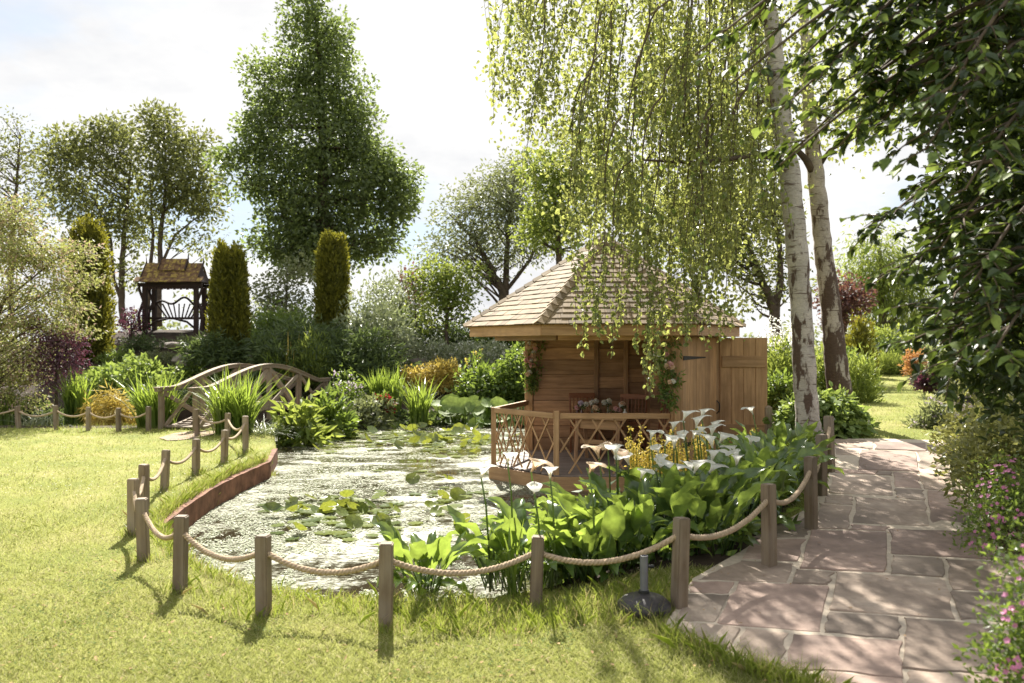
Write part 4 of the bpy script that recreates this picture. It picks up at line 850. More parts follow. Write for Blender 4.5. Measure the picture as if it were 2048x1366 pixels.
for i, (px, Y, w, h, lab) in enumerate(HEATH):
    x = (px - 1024) / F * Y; pyb = HY + (H - gz(x, Y)) / Y * F
    bush('heath_plant', lab, 'heath plant', px, pyb, w, h, Y, [L_mid, L_dark, L_grey, L_mid][i % 4], .11, 80, 16, .09, .3, group='low plants on the mound slope', stem=False)
for px, pyb, w, h, lab in [(60, 850, 120, 40, 'dark leafy plants along the stream behind the short rope fence'), (-20, 850, 110, 70, 'dark leafy plants below the pale maple by the left picture edge'), (205, 846, 90, 30, 'dark plants on the stream bank under the brown sedge')]:
    bush('bank_plants', lab, 'bank plant', px, pyb, w, h, 20.2, L_dark, .14, 110, 16, .1, .4, stem=False)
bush('grey_bush', 'twiggy brown-grey bush left of the arbour', 'bush', 262, 668, 55, 55, 26.4, L_purple, .1, 60, 14, .15, .4, stem=True)
bush('juniper', 'large dark spreading juniper between the middle and right yews', 'juniper', 610, 745, 270, 100, 24, L_dark, .24, 420, 26, .20, .18, .4, droop=.1, stem=False)
bush('juniper', 'dark spreading juniper in front of the right yew, reaching towards the steps', 'juniper', 720, 752, 190, 82, 23.6, L_dark, .24, 260, 26, .20, .18, .4, stem=False)
bush('juniper', 'dark low juniper at the foot of the middle yew', 'juniper', 430, 722, 110, 50, 23.5, L_dark, .2, 120, 22, .18, .2, .4, stem=False)
bush('green_shrub', 'rounded light green shrub behind the spreading juniper', 'shrub', 560, 690, 130, 75, 26.5, L_mid, .14, 160, 26, .2, .5)
bush('silver_shrub', 'grey-leaved twiggy shrub in front of the tallest yew', 'shrub', 752, 712, 145, 148, 25, L_silver, .14, 260, 22, .2, .42, .8)
bush('feathery_reed', 'soft pale green feathery clump behind the bridge arch', 'feathery clump', 628, 770, 80, 85, 22.9, L_lime, .2, 120, 24, .1, .12, 1.2, droop=-1.2, stem=False)
straps('spear_reed', 'tall brown seed spikes standing behind the bridge', 'reed', 585, 765, 110, 118, 22.8, L_gold, 9, .05, .05, arch=.1)
bush('silver_shrub', 'airy pale grey shrub high beyond the right yew', 'shrub', 805, 660, 130, 110, 29, L_grey, .14, 170, 22, .25, .42)
# ---- far bank
hd = MB(); hx = rng.uniform(-3.6, 1.2, 260); hz = rng.uniform(0, .95, 260)
bush('clipped_hedge', 'dark clipped hedge beyond the silver perennials', 'hedge', 905, 716, 200, 66, 28.5, L_dark, .12, 260, 30, .18, .5, depth=.7, stem=False)
bush('green_shrub', 'bushy bright shrub behind the clipped hedge', 'shrub', 800, 690, 90, 70, 28, L_mid, .12, 120, 26, .2, .5)
bush('green_shrub', 'leafy shrub under the summerhouse eave beyond the pond', 'shrub', 1010, 700, 100, 80, 27, L_mid, .14, 120, 26, .2, .5)
for i, (px, pyb, w, h, lab) in enumerate([(812, 712, 66, 45, 'silvery white-flowered perennial at the top of the steps'), (872, 735, 75, 52, 'silvery white-flowered perennial right of the steps'), (930, 742, 80, 58, 'silvery perennial below the dark hedge'), (985, 735, 70, 60, 'silvery perennial by the summerhouse corner')]):
    bush('silver_perennial', lab, 'perennial', px, pyb, w, h, 25.4 - .2 * i, L_silver, .11, 100, 18, .1, .35, 1, droop=-.5, flowers=(P_white, .06, 70), group='silver perennials on the far bank', stem=False)
for px, py, w, lab in [(836, 722, 44, 'topmost brick-edged garden step on the far bank'), (840, 733, 54, 'middle brick-edged garden step on the far bank'), (846, 745, 66, 'lowest brick-edged garden step on the far bank')]:
    Y = 25.2 - (py - 722) * .04; b = P3(px, py, Y); o = obj('garden_step', box_mesh(w * Y / F, .4, .16, .01).copy(), M_rock, None, Matrix.Translation(b)); tag(o, lab, 'step', 'garden steps on the far bank')
bush('yellow_spurge', 'golden yellow spurge mound in front of the steps', 'spurge', 890, 782, 82, 66, 23.6, L_gold, .1, 150, 22, .09, .4, .8, stem=False)
bush('yellow_spurge', 'lower yellow spurge left of the golden mound', 'spurge', 828, 782, 80, 46, 23.2, L_gold, .1, 120, 22, .09, .4, .8, stem=False)
bush('orange_shrub', 'peach-orange small shrub at the right end of the bridge', 'shrub', 688, 772, 66, 38, 23.8, L_orange, .09, 90, 20, .08, .4, stem=False)
o = bush('pink_perennial', 'pale pink flowering perennial next to the bridge end', 'perennial', 690, 852, 85, 100, 21.2, L_mid, .12, 150, 18, .1, .4, 1, flowers=(P_lilac, .07, 170), stem=False)
bush('white_perennial', 'leafy bush with small pale flowers over the far water edge', 'perennial', 740, 872, 100, 85, 20.4, L_grey, .15, 150, 18, .12, .45, flowers=(P_white, .05, 50), stem=False)
bush('red_astilbe', 'deep red flower spikes in the middle of the far bank', 'astilbe', 765, 822, 48, 40, 20.6, L_mid, .1, 40, 14, .08, .4, flowers=(P_redf, .09, 46), stem=False)
straps('iris_clump', 'tall fine iris leaves behind the red flowers', 'iris', 772, 820, 125, 95, 21.6, L_blade, 380, .04, .22)
straps('iris_clump', 'upright iris leaves beside the large round leaves', 'iris', 838, 842, 70, 102, 20.7, L_blade, 110, .036, .45)
bush('green_perennial', 'dark leafy perennial mound behind the large round leaves', 'perennial', 985, 812, 150, 90, 22.6, L_mid, .16, 230, 20, .13, .5, flowers=(P_lilac, .05, 60), stem=False)
bush('green_perennial', 'leafy mound behind the summerhouse left post', 'perennial', 1050, 800, 90, 110, 22.3, L_mid, .16, 160, 20, .13, .5, stem=False)
bush('yellow_loosestrife', 'yellow flower spikes on the far bank above the round leaves', 'loosestrife', 950, 790, 50, 95, 23.2, L_mid, .1, 50, 14, .1, .35, 1, flowers=(P_yellow, .06, 40), stem=False)
bush('dark_bank_plants', 'dark leafy plants hanging over the far edge of the water', 'bank plant', 880, 858, 330, 30, 21.2, L_dark, .16, 220, 16, .1, .5, depth=.5, stem=False)
bush('green_perennial', 'bright leafy plants seen through the bridge railings', 'perennial', 480, 790, 160, 60, 23.6, L_lime, .16, 170, 20, .12, .5, stem=False)
bush('green_perennial', 'pale-flowered plants behind the left half of the bridge', 'perennial', 390, 785, 120, 50, 24, L_mid, .16, 130, 20, .12, .5, stem=False, flowers=(P_white, .06, 30))
bush('grey_perennial', 'soft grey-green perennials between the bridge end and the juniper', 'perennial', 640, 800, 90, 60, 23.4, L_grey, .14, 120, 20, .12, .4, stem=False)
bush('green_perennial', 'leafy mixed plants between the bridge and the red flowers', 'perennial', 712, 800, 120, 50, 22.8, L_mid, .14, 150, 20, .12, .5, stem=False)
# large round leaves (each leaf a part)
def round_leaf_mesh(seed, cup=.25, notch=.35):
    r_ = np.random.default_rng(seed); n = 18; V = [(0, 0, 0)]; Fc = []
    for ring, q in ((1, .5), (2, 1.0)):
        for k in range(n + 1):
            a = notch / 2 + (2 * math.pi - notch) * k / n; rr = q * (1 + .05 * math.sin(a * 6 + seed) + r_.normal() * .015); V.append((rr * math.cos(a), rr * math.sin(a), cup * q * q + (.05 * math.sin(a * 9 + seed) if ring == 2 else .0)))
    for k in range(n): Fc.append([0, 1 + k, 2 + k])
    for k in range(n): Fc.append([1 + k, n + 2 + k, n + 3 + k, 2 + k])
    mb = MB(); mb.smooth = True; mb.add(V, Fc); return mb.mesh('round_leaf')
RL = [round_leaf_mesh(s, .22, .3) for s in range(4)]
for lab, cx, cy, w, h, n, Y in [('clump of huge pale round leaves at the far pond edge', 945, 835, 140, 60, 46, 20.9), ('second clump of pale round leaves behind the summerhouse railing', 1045, 830, 60, 50, 14, 21.2), ('few small round leaves under the red flowers', 790, 848, 55, 34, 8, 20.6)]:
    root = thing('butterbur', lab, 'butterbur', P3(cx, cy + h * .5, Y)); sb = MB(); b = P3(cx, cy + h * .5, Y)
    for k in range(n):
        p = P3(cx + rng.uniform(-.5, .5) * w, cy + rng.uniform(-.5, .4) * h, Y + rng.uniform(-.5, .5)); s = rng.uniform(.15, .30) * (1 if n > 10 else .7)
        Wm = Matrix.Translation(p) @ Matrix.Rotation(rng.uniform(0, 6.28), 4, 'Z') @ Matrix.Rotation(rng.uniform(.1, .75), 4, 'Y')
        Wm = Matrix.Translation(p) @ Matrix.Rotation(rng.uniform(.15, .9), 4, 'X') @ Matrix.Rotation(rng.normal() * .3, 4, 'Y') @ Matrix.Rotation(rng.uniform(0, 6.28), 4, 'Z') @ Matrix.Scale(s, 4)
        obj('leaf', RL[k % 4], L_petas, root, Wm); sb.tube([Vector((p.x * .9 + b.x * .1, p.y + .1, b.z - .1)), p], [.02, .012], 5)
    sb.build('stalk', L_mid, root)
# ---- right-hand background
for (px, w, lab, Y, top, mat_) in [(1775, 190, 'long bright hedge across the end of the grass path', 27, 88, L_lime), (1560, 150, 'mixed light hedge behind the summerhouse door', 25, 70, L_mid)]:
    x = (px - 1024) / F * Y; bush('garden_hedge', lab, 'hedge', px, HY + (H - gz(x, Y)) / Y * F + 4, w, top, Y, mat_, .13, 330, 26, .16, .5, depth=.9, stem=False, shade_in=.6)
bush('dark_hedge', 'dark green hedge base beyond the grass path', 'hedge', 1800, 745, 170, 60, 25.8, L_dark, .14, 240, 26, .15, .5, depth=.6, stem=False)
bush('dwarf_conifer', 'small upright golden-green conifer beside the grass path', 'conifer', 1722, 745, 48, 108, 24, L_yew, .15, 150, 26, .1, .25, 1.2, droop=-.8)
bush('dwarf_conifer', 'lower dark conifer left of the upright conifer', 'conifer', 1690, 740, 50, 70, 24.6, L_yew, .14, 110, 26, .1, .25, 1, droop=-.6)
bush('green_shrub', 'round mid-green shrub left of the grass path', 'shrub', 1700, 790, 85, 82, 19, L_mid, .13, 170, 22, .12, .5)
bush('meadow_plants', 'tall fine meadow plants beside the second birch trunk', 'meadow plant', 1715, 815, 75, 112, 16.2, L_lime, .12, 170, 20, .1, .2, 1.2, droop=-.6, stem=False)
bush('meadow_plants', 'tall leafy plants behind the open door', 'meadow plant', 1560, 830, 85, 140, 15.4, L_lime, .13, 230, 20, .1, .28, 1.2, droop=-.5, stem=False)
bush('meadow_plants', 'light green plants between the birch trunks', 'meadow plant', 1655, 815, 70, 110, 17.4, L_lime, .12, 170, 20, .1, .3, 1.2, droop=-.5, stem=False)
bush('green_shrub', 'dense green shrub at the door leaf edge', 'shrub', 1562, 840, 70, 90, 14.4, L_mid, .11, 150, 22, .1, .4)
b = P3(1565, 745, 17.5); sp = thing('white_foxglove', 'tall white flower spires behind the open door', 'foxglove', b); spires(sp, b, .5, .5, 16, .75, 1.25, P_white, L_mid, .055, 26, .5)
bush('tall_grass_clump', 'wispy grass at the far end of the grass path', 'grass clump', 1768, 742, 80, 30, 25, L_lime, .22, 70, 26, .1, .08, 1, droop=-1, stem=False)
bush('orange_shrub', 'orange-leaved shrub at the bend of the grass path', 'shrub', 1832, 745, 45, 50, 21, L_orange, .09, 80, 20, .08, .4)
bush('burgundy_plant', 'burgundy leafy plant in the right border', 'perennial', 1858, 772, 40, 32, 17, L_purple, .12, 50, 16, .08, .4, stem=False)
bush('pink_perennial', 'grey-leaved perennial with pink dots right of the grass path', 'perennial', 1872, 880, 80, 75, 12.0, L_grey, .09, 150, 18, .08, .3, 1, flowers=(P_lilac, .04, 60), stem=False)
bush('border_shrub', 'pale shrub behind the burgundy plant', 'shrub', 1905, 780, 110, 95, 17, L_grey, .11, 170, 22, .12, .45)
bush('border_shrub', 'yellow-green variegated shrub along the right of the paving', 'shrub', 2000, 960, 180, 225, 8.6, L_variegated, .062, 260, 24, .09, .55, depth=1.0)
bush('border_shrub', 'dull green leafy shrub under the dark tree', 'shrub', 2040, 1010, 150, 200, 6.6, L_variegated, .06, 300, 24, .09, .5, depth=.8)
for px, pyb, w, h, Y, mm, lab in [(2230, 880, 330, 260, 12, L_mid, 'broad green shrub beyond the dark tree at the right of the garden'), (2330, 830, 420, 330, 18, L_grey, 'tall grey-green shrub far behind the dark tree'), (2050, 800, 200, 150, 20, L_lime, 'light shrub at the back of the right-hand border')]:
    bush('border_shrub', lab, 'shrub', px, pyb, w, h, Y, mm, .11, 240, 24, .16, .5)
# hosta-like mound (the largest leaves as parts)
LEAF_HI = []
for s in range(3):
    mb = MB(); mb.smooth = True; V = []; Fc = []; wf = [0, .62, .95, 1.0, .86, .6, .3, 0]
    for i in range(8):
        t_ = i / 7
        for c in (-1, -.5, 0, .5, 1): V.append((t_, c * wf[i] * .34, abs(c) * .08 * wf[i] - .22 * t_ ** 2 + .012 * math.sin(t_ * 20 + s * 2 + c)))
        if i: Fc += [[(i - 1) * 5 + j, i * 5 + j, i * 5 + j + 1, (i - 1) * 5 + j + 1] for j in range(4)]
    mb.add(V, Fc); LEAF_HI.append(mb.mesh('leaf'))
def leaf_matrix(p, d, nrm, s):
    x = Vector(d).normalized(); y = Vector(nrm).cross(x).normalized(); z = x.cross(y)
    return Matrix(((x.x, y.x, z.x, p[0]), (x.y, y.y, z.y, p[1]), (x.z, y.z, z.z, p[2]), (0, 0, 0, 1))) @ Matrix.Scale(s, 4)
hm = bush('leafy_mound', 'broad mound of glossy variegated leaves behind the birch foot', 'ground cover', 1640, 876, 190, 92, 11.3, L_petas, .10, 240, 14, .07, .6, six=True, stem=False, flowers=(P_white, .05, 20))
for k in range(150):
    d = unit(rng.normal(size=(1, 3)))[0]; d[2] = abs(d[2]); d[1] = -abs(d[1]); p = np.array(P3(1640, 876, 11.3)) + d * np.array((.62, .55, .60)) * rng.uniform(.95, 1.06)
    dd = (d[0] + rng.normal() * .4, d[1] + rng.normal() * .4, -.15 + rng.normal() * .25); obj('leaf', LEAF_HI[k % 3], L_petas, hm, leaf_matrix(p, dd, d + np.array((0, 0, .8)), rng.uniform(.10, .16)))
bush('border_plants', 'orange and green low plants at the foot of the birch', 'border plant', 1600, 930, 110, 60, 10.2, L_mid, .07, 120, 18, .07, .5, flowers=(P_orange, .05, 14), stem=False)
# ---- pink cranesbill along the right edge
for lab, px, pyb, w, h, Y, n, fn, fs in [('pink cranesbill sprawling over the paving edge beside the dark tree', 2020, 1090, 180, 175, 5.7, 260, 75, .03), ('nearest pink cranesbill at the bottom right corner of the paving', 2092, 1430, 230, 380, 3.3, 300, 95, .03)]:
    root = bush('cranesbill', lab, 'cranesbill', px, pyb, w, h, Y, L_mid, .032, n, 16, .07, .5, .9)
    b = P3(px, pyb, Y); sc = Y / F
    pm = MB()
    for k in range(5):
        q = k * 2 * math.pi / 5; c_, s_q = math.cos(q), math.sin(q)
        pm.add([(0, 0, 0), (.55 * c_ - .42 * s_q, .55 * s_q + .42 * c_, .18), (1.0 * c_ - .2 * s_q, 1.0 * s_q + .2 * c_, .26), (1.0 * c_ + .2 * s_q, 1.0 * s_q - .2 * c_, .26), (.55 * c_ + .42 * s_q, .55 * s_q - .42 * c_, .18)], [[0, 4, 3, 2, 1]])
    fm = pm.mesh('blossom')
    for k in range(fn):
        d = unit(rng.normal(size=(1, 3)))[0]; d[2] = abs(d[2]); d[0] = -abs(d[0]) * .9; d[1] = -abs(d[1]); p = b + Vector((d[0] * w * sc / 2, d[1] * w * sc * .4, d[2] * h * sc)) * rng.uniform(.9, 1.12)
        Wm = Matrix.Translation(p) @ Vector((d[0], d[1] * 1.3, d[2] + .2)).to_track_quat('Z', 'Y').to_matrix().to_4x4() @ Matrix.Rotation(rng.uniform(0, 6), 4, 'Z') @ Matrix.Scale(rng.uniform(.010, .016), 4); obj('flower', fm, P_pink, root, Wm)

# ---- lily pads and pondweed
PADS = [round_leaf_mesh(10 + s, c, .28) for s, c in enumerate((.02, .06, .18, .5))]
def lilies(label, boxes, smin, smax, tilt):
    root = thing('water_lily', label, 'water lily', G(boxes[0][0], boxes[0][1], -.27))
    for (px, py, rx, ry, n) in boxes:
        for k in range(n):
            q = G(px + rng.normal() * rx * .5, py + rng.normal() * ry * .5, -.27)
            if not poly_inside(np.array([q.x]), np.array([q.y]), POND)[0] or q.y > 21: continue
            up = rng.uniform() < tilt; s = rng.uniform(smin, smax); q.z += .006 + rng.uniform(0, .02) + (s * .5 if up else 0)
            Wm = Matrix.Translation(q) @ Matrix.Rotation(rng.uniform(0, 6.28), 4, 'Z') @ Matrix.Rotation(rng.uniform(.35, 1.0) * (1 if rng.uniform() < .5 else -1) if up else rng.normal() * .06, 4, 'X') @ Matrix.Rotation(rng.uniform(0, 6.28), 4, 'Z') @ Matrix.Scale(s, 4)
            obj('leaf', PADS[int(rng.integers(1, 4)) if up else int(rng.integers(0, 2))], L_pad, root, Wm)
    return root
la = lilies('near raft of water lily pads with upturned leaves in the middle of the pond', [(690, 1022, 120, 30, 62), (600, 1015, 70, 30, 14), (820, 985, 170, 60, 20), (760, 1055, 130, 40, 20), (640, 1060, 110, 30, 12), (900, 1000, 60, 40, 14)], .07, .11, .24)
lb = lilies('far raft of crowded water lily pads along the back of the pond', [(800, 879, 190, 26, 148), (905, 882, 120, 24, 86), (720, 868, 100, 12, 24), (850, 866, 190, 10, 42)], .09, .135, .16)
for px, py in [(978, 940), (582, 1098), (760, 870)]:
    q = G(px, py, -.27); mb = MB(); n = 22; az = rng.uniform(0, 6.28, n); D = np.stack([np.cos(az), np.sin(az), rng.uniform(.2, 1.6, n)], 1); leaves(mb, np.repeat(np.array([[q.x, q.y, q.z + .02]]), n, 0), D, np.tile((0, 0, 1.), (n, 1)), np.full(n, .055), np.full(n, .024), .2, True); mb.build('flower', P_white, la if py > 900 else lb)
n = 150000; px = rng.uniform(330, 1120, n); py = 848 + (1225 - 848) * rng.uniform(0, 1, n) ** 1.05; d = py - HY; Yw = F * (H + .27) / d; Xw = (px - 1024) / F * Yw
nz = np.array([mnoise.noise(Vector((x * .5, y * .45, 3))) + .6 * mnoise.noise(Vector((x * 2.1, y * 1.5, 7))) + .7 * mnoise.noise(Vector((x * 6, y * 3.6, 1))) + .4 * mnoise.noise(Vector((x * 15, y * 7, 2))) for x, y in zip(Xw, Yw)])
nz += .25 * np.exp(-((px - 560) / 170) ** 2 - ((py - 1050) / 70) ** 2) - .35 * np.exp(-((px - 640) / 160) ** 2 - ((py - 1185) / 26) ** 2) - .25 * np.exp(-((px - 600) / 60) ** 2 - ((py - 925) / 25) ** 2)
keep = (nz > .04 + rng.normal(size=n) * .10) & poly_inside(Xw, Yw, POND) & (poly_dist(Xw, Yw, POND) > .05); Xw, Yw = Xw[keep], Yw[keep]; n = len(Xw)
wm = MB(); P = np.stack([Xw, Yw, -.268 + rng.uniform(0, .012, n)], 1); az = rng.uniform(0, 6.28, n); D = np.stack([np.cos(az), np.sin(az), rng.normal(size=n) * .08], 1); Nn = rng.normal(size=(n, 3)) * .10; Nn[:, 2] = 1
s = rng.uniform(.010, .030, n) * (.7 + Yw / 20); leaves(wm, P, D, Nn, s, s * .7, .06); n2 = 2600
tag(wm.build('pondweed', L_weed), kind='stuff')
# ---- calla lilies
def calla_leaf(seed, pl, L, W_, a0, curve):
    r_ = np.random.default_rng(seed); mb = MB(); mb.smooth = True; wt = [.55, .96, 1.0, .93, .82, .66, .46, .24, .0]; V = []; Fc = []; p = np.array((0., 0., 0.)); 
    stem = [Vector((0, 0, 0)), Vector((pl * .12, 0, pl * .55)), Vector((pl * .3, 0, pl))]; p = np.array(stem[-1]); ph = r_.uniform(0, 6, 2); n = 9
    for i in range(n):
        t_ = i / (n - 1); a = a0 + curve * t_ ** 1.3; d = np.array((math.sin(a), 0, math.cos(a))); nr = np.array((-math.cos(a), 0, math.sin(a)))
        if i: p = p + d * L / (n - 1)
        for c in (-1, -.55, 0, .55, 1):
            back = -d * L * .16 * abs(c) * max(0, 1 - i * .8)
            wave = (.15 * math.sin(t_ * 12 + ph[0 if c < 0 else 1]) * abs(c) ** 2 * wt[i] + (.22 + .16 * math.sin(seed * 2.1)) * abs(c) ** 1.5 * wt[i]) * W_; tw_ = .7 * math.sin(seed * 1.7 + 1) * t_; q = p + back + (np.array((0, 1, 0)) * math.cos(tw_) + nr * math.sin(tw_)) * c * wt[i] * W_ * .5 + nr * wave; V.append(tuple(q))
        if i: Fc += [[(i - 1) * 5 + j, i * 5 + j, i * 5 + j + 1, (i - 1) * 5 + j + 1] for j in range(4)]
    mb.add(V, Fc); mb.tube(stem, [.007, .006, .004], 5); return mb.mesh('calla_leaf')
CL = [calla_leaf(s, pl, L, W_, a0, cv) for s, (pl, L, W_, a0, cv) in enumerate([(.34, .27, .125, .35, .9), (.30, .25, .115, .6, 1.3), (.40, .29, .13, .2, .5), (.20, .24, .12, .8, 1.2), (.36, .26, .12, .45, 1.6), (.28, .28, .13, .1, .4), (.14, .22, .11, 1.0, 1.0), (.32, .30, .13, .5, .8), (.10, .22, .12, 1.2, .9), (.24, .25, .14, .9, 1.4), (.38, .26, .10, .3, 1.1), (.18, .26, .12, .5, 1.5)])]
def spathe_mesh(seed, flare):
    mb = MB(); mb.smooth = True; V = []; Fc = []; n = 16; rows = 8
    for i in range(rows):
        t_ = i / (rows - 1); r0 = .005 + .026 * t_ ** 1.5 + flare * .012 * t_ ** 4
        for k in range(n + 1):
            a = -math.pi + 2 * math.pi * k / n * .98; f_ = math.cos(a / 2) ** 4; rr = r0 + (.022 * f_ ** 4 + .008 * f_) * t_ ** 4 + .002 * math.sin(a * 4 + seed) * t_; z = .085 * t_ + .05 * f_ * t_ ** 2 - .018 * (1 - f_) * t_ ** 3 - .030 * flare * f_ ** 3 * t_ ** 8 - .008 * flare * t_ ** 8
            V.append((rr * math.cos(a) + .018 * f_ * t_ ** 3, rr * math.sin(a), z))
        if i: Fc += [[(i - 1) * (n + 1) + k, (i - 1) * (n + 1) + k + 1, i * (n + 1) + k + 1, i * (n + 1) + k] for k in range(n)]
    mb.add(V, Fc); return mb.mesh('spathe')
SPM = [spathe_mesh(s, fl) for s, fl in enumerate((1.0, 1.3, .6))]
SPW = [m_.copy() for m_ in SPM]
mb = MB(); mb.tube([(0, 0, .012), (.002, 0, .04), (.003, 0, .065)], [.004, .0045, .002], 6); SPAD = mb.mesh('spadix')
STK = []
mb = MB(); mb.smooth = True; mb.tube([(0, 0, 0), (.03, 0, .4), (.02, .01, .75), (0, 0, 1)], [.009, .008, .0065, .0055], 6); STK = mb.mesh('flower_stalk')
def calla(label, base, nl, flowers, rad, sc=1.0):
    b = Vector(base); sc *= float(np.interp(b.y, [6, 6.6, 7.2, 8.5, 9.2], [1.02, 1.02, .94, .84, .82])); root = thing('calla_lily', label, 'calla lily', b, 'calla lilies along the pond edge')
    for k in range(int(nl * 1.9)):
        q = rng.uniform(0, 6.28); rr = rad * rng.uniform(0, 1) ** .5; p = b + Vector((math.cos(q) * rr, math.sin(q) * rr * .8, -.02)); out_a = q + rng.normal() * .7
        Wm = Matrix.Translation(p) @ Matrix.Rotation(out_a, 4, 'Z') @ Matrix.Rotation(rng.uniform(0, .30) * rr / rad, 4, 'Y') @ Matrix.Rotation(rng.normal() * .1, 4, 'X') @ Matrix.Scale(sc * rng.uniform(.7, 1.25), 4); obj('leaf', CL[int(rng.integers(0, 12))], L_calla, root, Wm)
    for (px, py, dy, old) in flowers:
        top = P3(px, py + 9, b.y + dy - .5); foot = Vector((top.x * .75 + b.x * .25, top.y + .04, b.z)); d = top - foot; L = d.length; stm = Matrix.Translation(foot) @ d.to_track_quat('Z', 'Y').to_matrix().to_4x4() @ Matrix.Diagonal((1, 1, L, 1))
        obj('flower_stalk', STK, L_mid, root, stm); i = int(rng.integers(0, 3)); s_ = 1.32 * rng.uniform(.75, 1.12)
        Wm = Matrix.Translation(top - d.normalized() * .01) @ Matrix.Rotation(rng.uniform(-2.9, .3), 4, 'Z') @ Matrix.Rotation(rng.uniform(.15, .7), 4, 'Y') @ Matrix.Scale(s_, 4)
        fl = obj('flower', (SPW if old else SPM)[i], P_brown if old else P_white, root, Wm); obj('spadix', SPAD, P_yellow, fl, Wm)
gnd = lambda x, y: Vector((x, y, max(gz(x, y), -.04)))
calla('lone calla clump without flowers between two front posts', gnd(-.62, 5.95), 24, [], .11, .80)
calla('calla clump leaning over the water with the leftmost white flower', gnd(.04, 6.2), 26, [(962, 945, .3, 0), (1015, 915, .5, 0)], .26, .95)
calla('calla clump behind the middle front post with browning flowers', gnd(.28, 6.35), 26, [(1062, 932, .2, 1), (1100, 945, 0, 0), (1068, 975, -.3, 0)], .28)
calla('calla clump right of the middle front post', gnd(.62, 6.15), 24, [(1178, 935, .2, 1)], .26)
calla('calla clump in front of the summerhouse corner post with withered flowers', gnd(.75, 6.9), 24, [(1198, 905, .4, 1), (1216, 890, .5, 1), (1236, 908, .5, 1), (1258, 918, .4, 0), (1232, 903, .2, 0)], .28)
calla('calla clump above the parasol base', gnd(1.02, 6.35), 28, [(1282, 945, .3, 0)], .28)
calla('calla clump with a row of open white flowers before the railing', gnd(1.2, 7.2), 26, [(1301, 868, .5, 0), (1317, 896, .3, 0), (1348, 885, .3, 0), (1325, 915, .2, 0), (1312, 930, 0, 0), (1340, 940, 0, 0), (1330, 880, .4, 0)], .3)
calla('calla clump behind the right front post', gnd(1.42, 6.75), 26, [(1388, 935, .1, 0)], .28)
calla('calla clump crowned by upright white flowers near the door', gnd(1.75, 7.9), 26, [(1366, 830, .3, 0), (1345, 850, .4, 0), (1368, 870, .2, 0), (1392, 845, .4, 0), (1398, 860, .2, 0), (1386, 866, .3, 0), (1423, 862, .3, 0), (1382, 937, -.2, 0)], .3)
calla('calla clump with low white flowers by the tall corner posts', gnd(1.9, 7.3), 28, [(1423, 912, .2, 0), (1417, 935, .1, 0), (1473, 920, .2, 0), (1425, 885, .3, 0)], .28)
calla('calla clump below the closed door with a yellowed bud', gnd(2.25, 8.3), 26, [(1425, 850, .3, 0), (1438, 875, .1, 0), (1470, 900, 0, 0), (1402, 825, .3, 0)], .3)
calla('calla clump under the tallest white flower before the open door', gnd(2.6, 8.75), 26, [(1506, 818, .2, 0), (1468, 915, -.2, 1), (1500, 880, .1, 0)], .3)
calla('calla clump reaching the right-hand rope posts', gnd(2.3, 7.7), 26, [(1478, 905, .1, 0)], .26)
calla('furthest calla clump in front of the birch trunk', gnd(2.95, 9.1), 24, [], .26)
calla('calla clump between the right front post and the next post along the path', gnd(1.5, 6.35), 24, [], .24, .85)
calla('calla clump spreading over the paving edge beside the tall corner posts', gnd(2.0, 7.0), 24, [], .24, .9)
calla('low calla clump filling the bed in front of the birch', gnd(2.55, 8.1), 24, [], .26, .95)
b = gnd(1.65, 9.4); ll = thing('yellow_loosestrife', 'dense yellow flower spikes between the callas and the summerhouse railing', 'loosestrife', b); b2 = Vector((1.55, 9.0, b.z)); spires(ll, b2, .30, .3, 44, .5, .9, P_yellow, L_lime, .026, 46, .6)
b3 = Vector((2.5, 9.6, gz(2.5, 9.6))); l2 = thing('yellow_loosestrife', 'yellow flower spikes between the callas and the closed door', 'loosestrife', b3); spires(l2, b3, .5, .35, 34, .5, .78, P_yellow, L_lime, .026, 40, .6)
bush('bog_plants', 'dark undergrowth beneath the callas', 'undergrowth', 1330, 1130, 560, 130, 7.4, L_calla, .13, 340, 16, .1, .5, depth=1.3, stem=False)
straps('iris_clump', 'narrow upright blades at the front of the callas', 'iris', 1025, 1215, 50, 210, 5.75, L_blade, 16, .028, .3, arch=.2)
# ---- birches
def birch_mat(name, th, k, warm):
    m, t, out = new_mat(name); crd = scaled(t, (1, 1, 1), 'Object', False)
    def mapped(s):
        mp = nd(t, 'ShaderNodeMapping'); mp.inputs['Scale'].default_value = s; t.links.new(crd, mp.inputs['Vector']); return mp.outputs[0]
    nl_ = noise_node(t, mapped((4.5, 4.5, 30)), 1.0, 5, .6); n_p = noise_node(t, mapped((6.5, 6.5, 2.4)), 1.0, 7, .62); n_g = noise_node(t, mapped((3, 3, 3)), 1.0, 4); n_f = noise_node(t, mapped((1, 1, 2)), 22, 6, .7)
    sepz = nd(t, 'ShaderNodeSeparateXYZ'); t.links.new(crd, sepz.inputs[0])
    c = ramp(t, n_g, [(.3, tuple(q * .62 for q in warm)), (.7, warm)]); c = mix(t, 1.0, c, ramp(t, n_f, [(.35, .72), (.65, 1.05)]), 'MULTIPLY'); c = mix(t, ramp(t, nl_, [(.58, 0.0), (.65, .85)]), c, (.12, .08, .06))
    zb_ = math_node(t, 'SUBTRACT', n_p, math_node(t, 'MULTIPLY', sepz.outputs[2], k)); c = mix(t, ramp(t, zb_, [(th, 0.0), (th + .05, 1.0)]), c, mix(t, n_f, (.035, .022, .016), (.17, .11, .08)))
    b = pbsdf(t, c, .75, .3); hgt = math_node(t, 'ADD', math_node(t, 'MULTIPLY', zb_, 1.5), n_f); bump(t, b, hgt, .6, .03); t.links.new(b.outputs[0], out.inputs[0]); return m
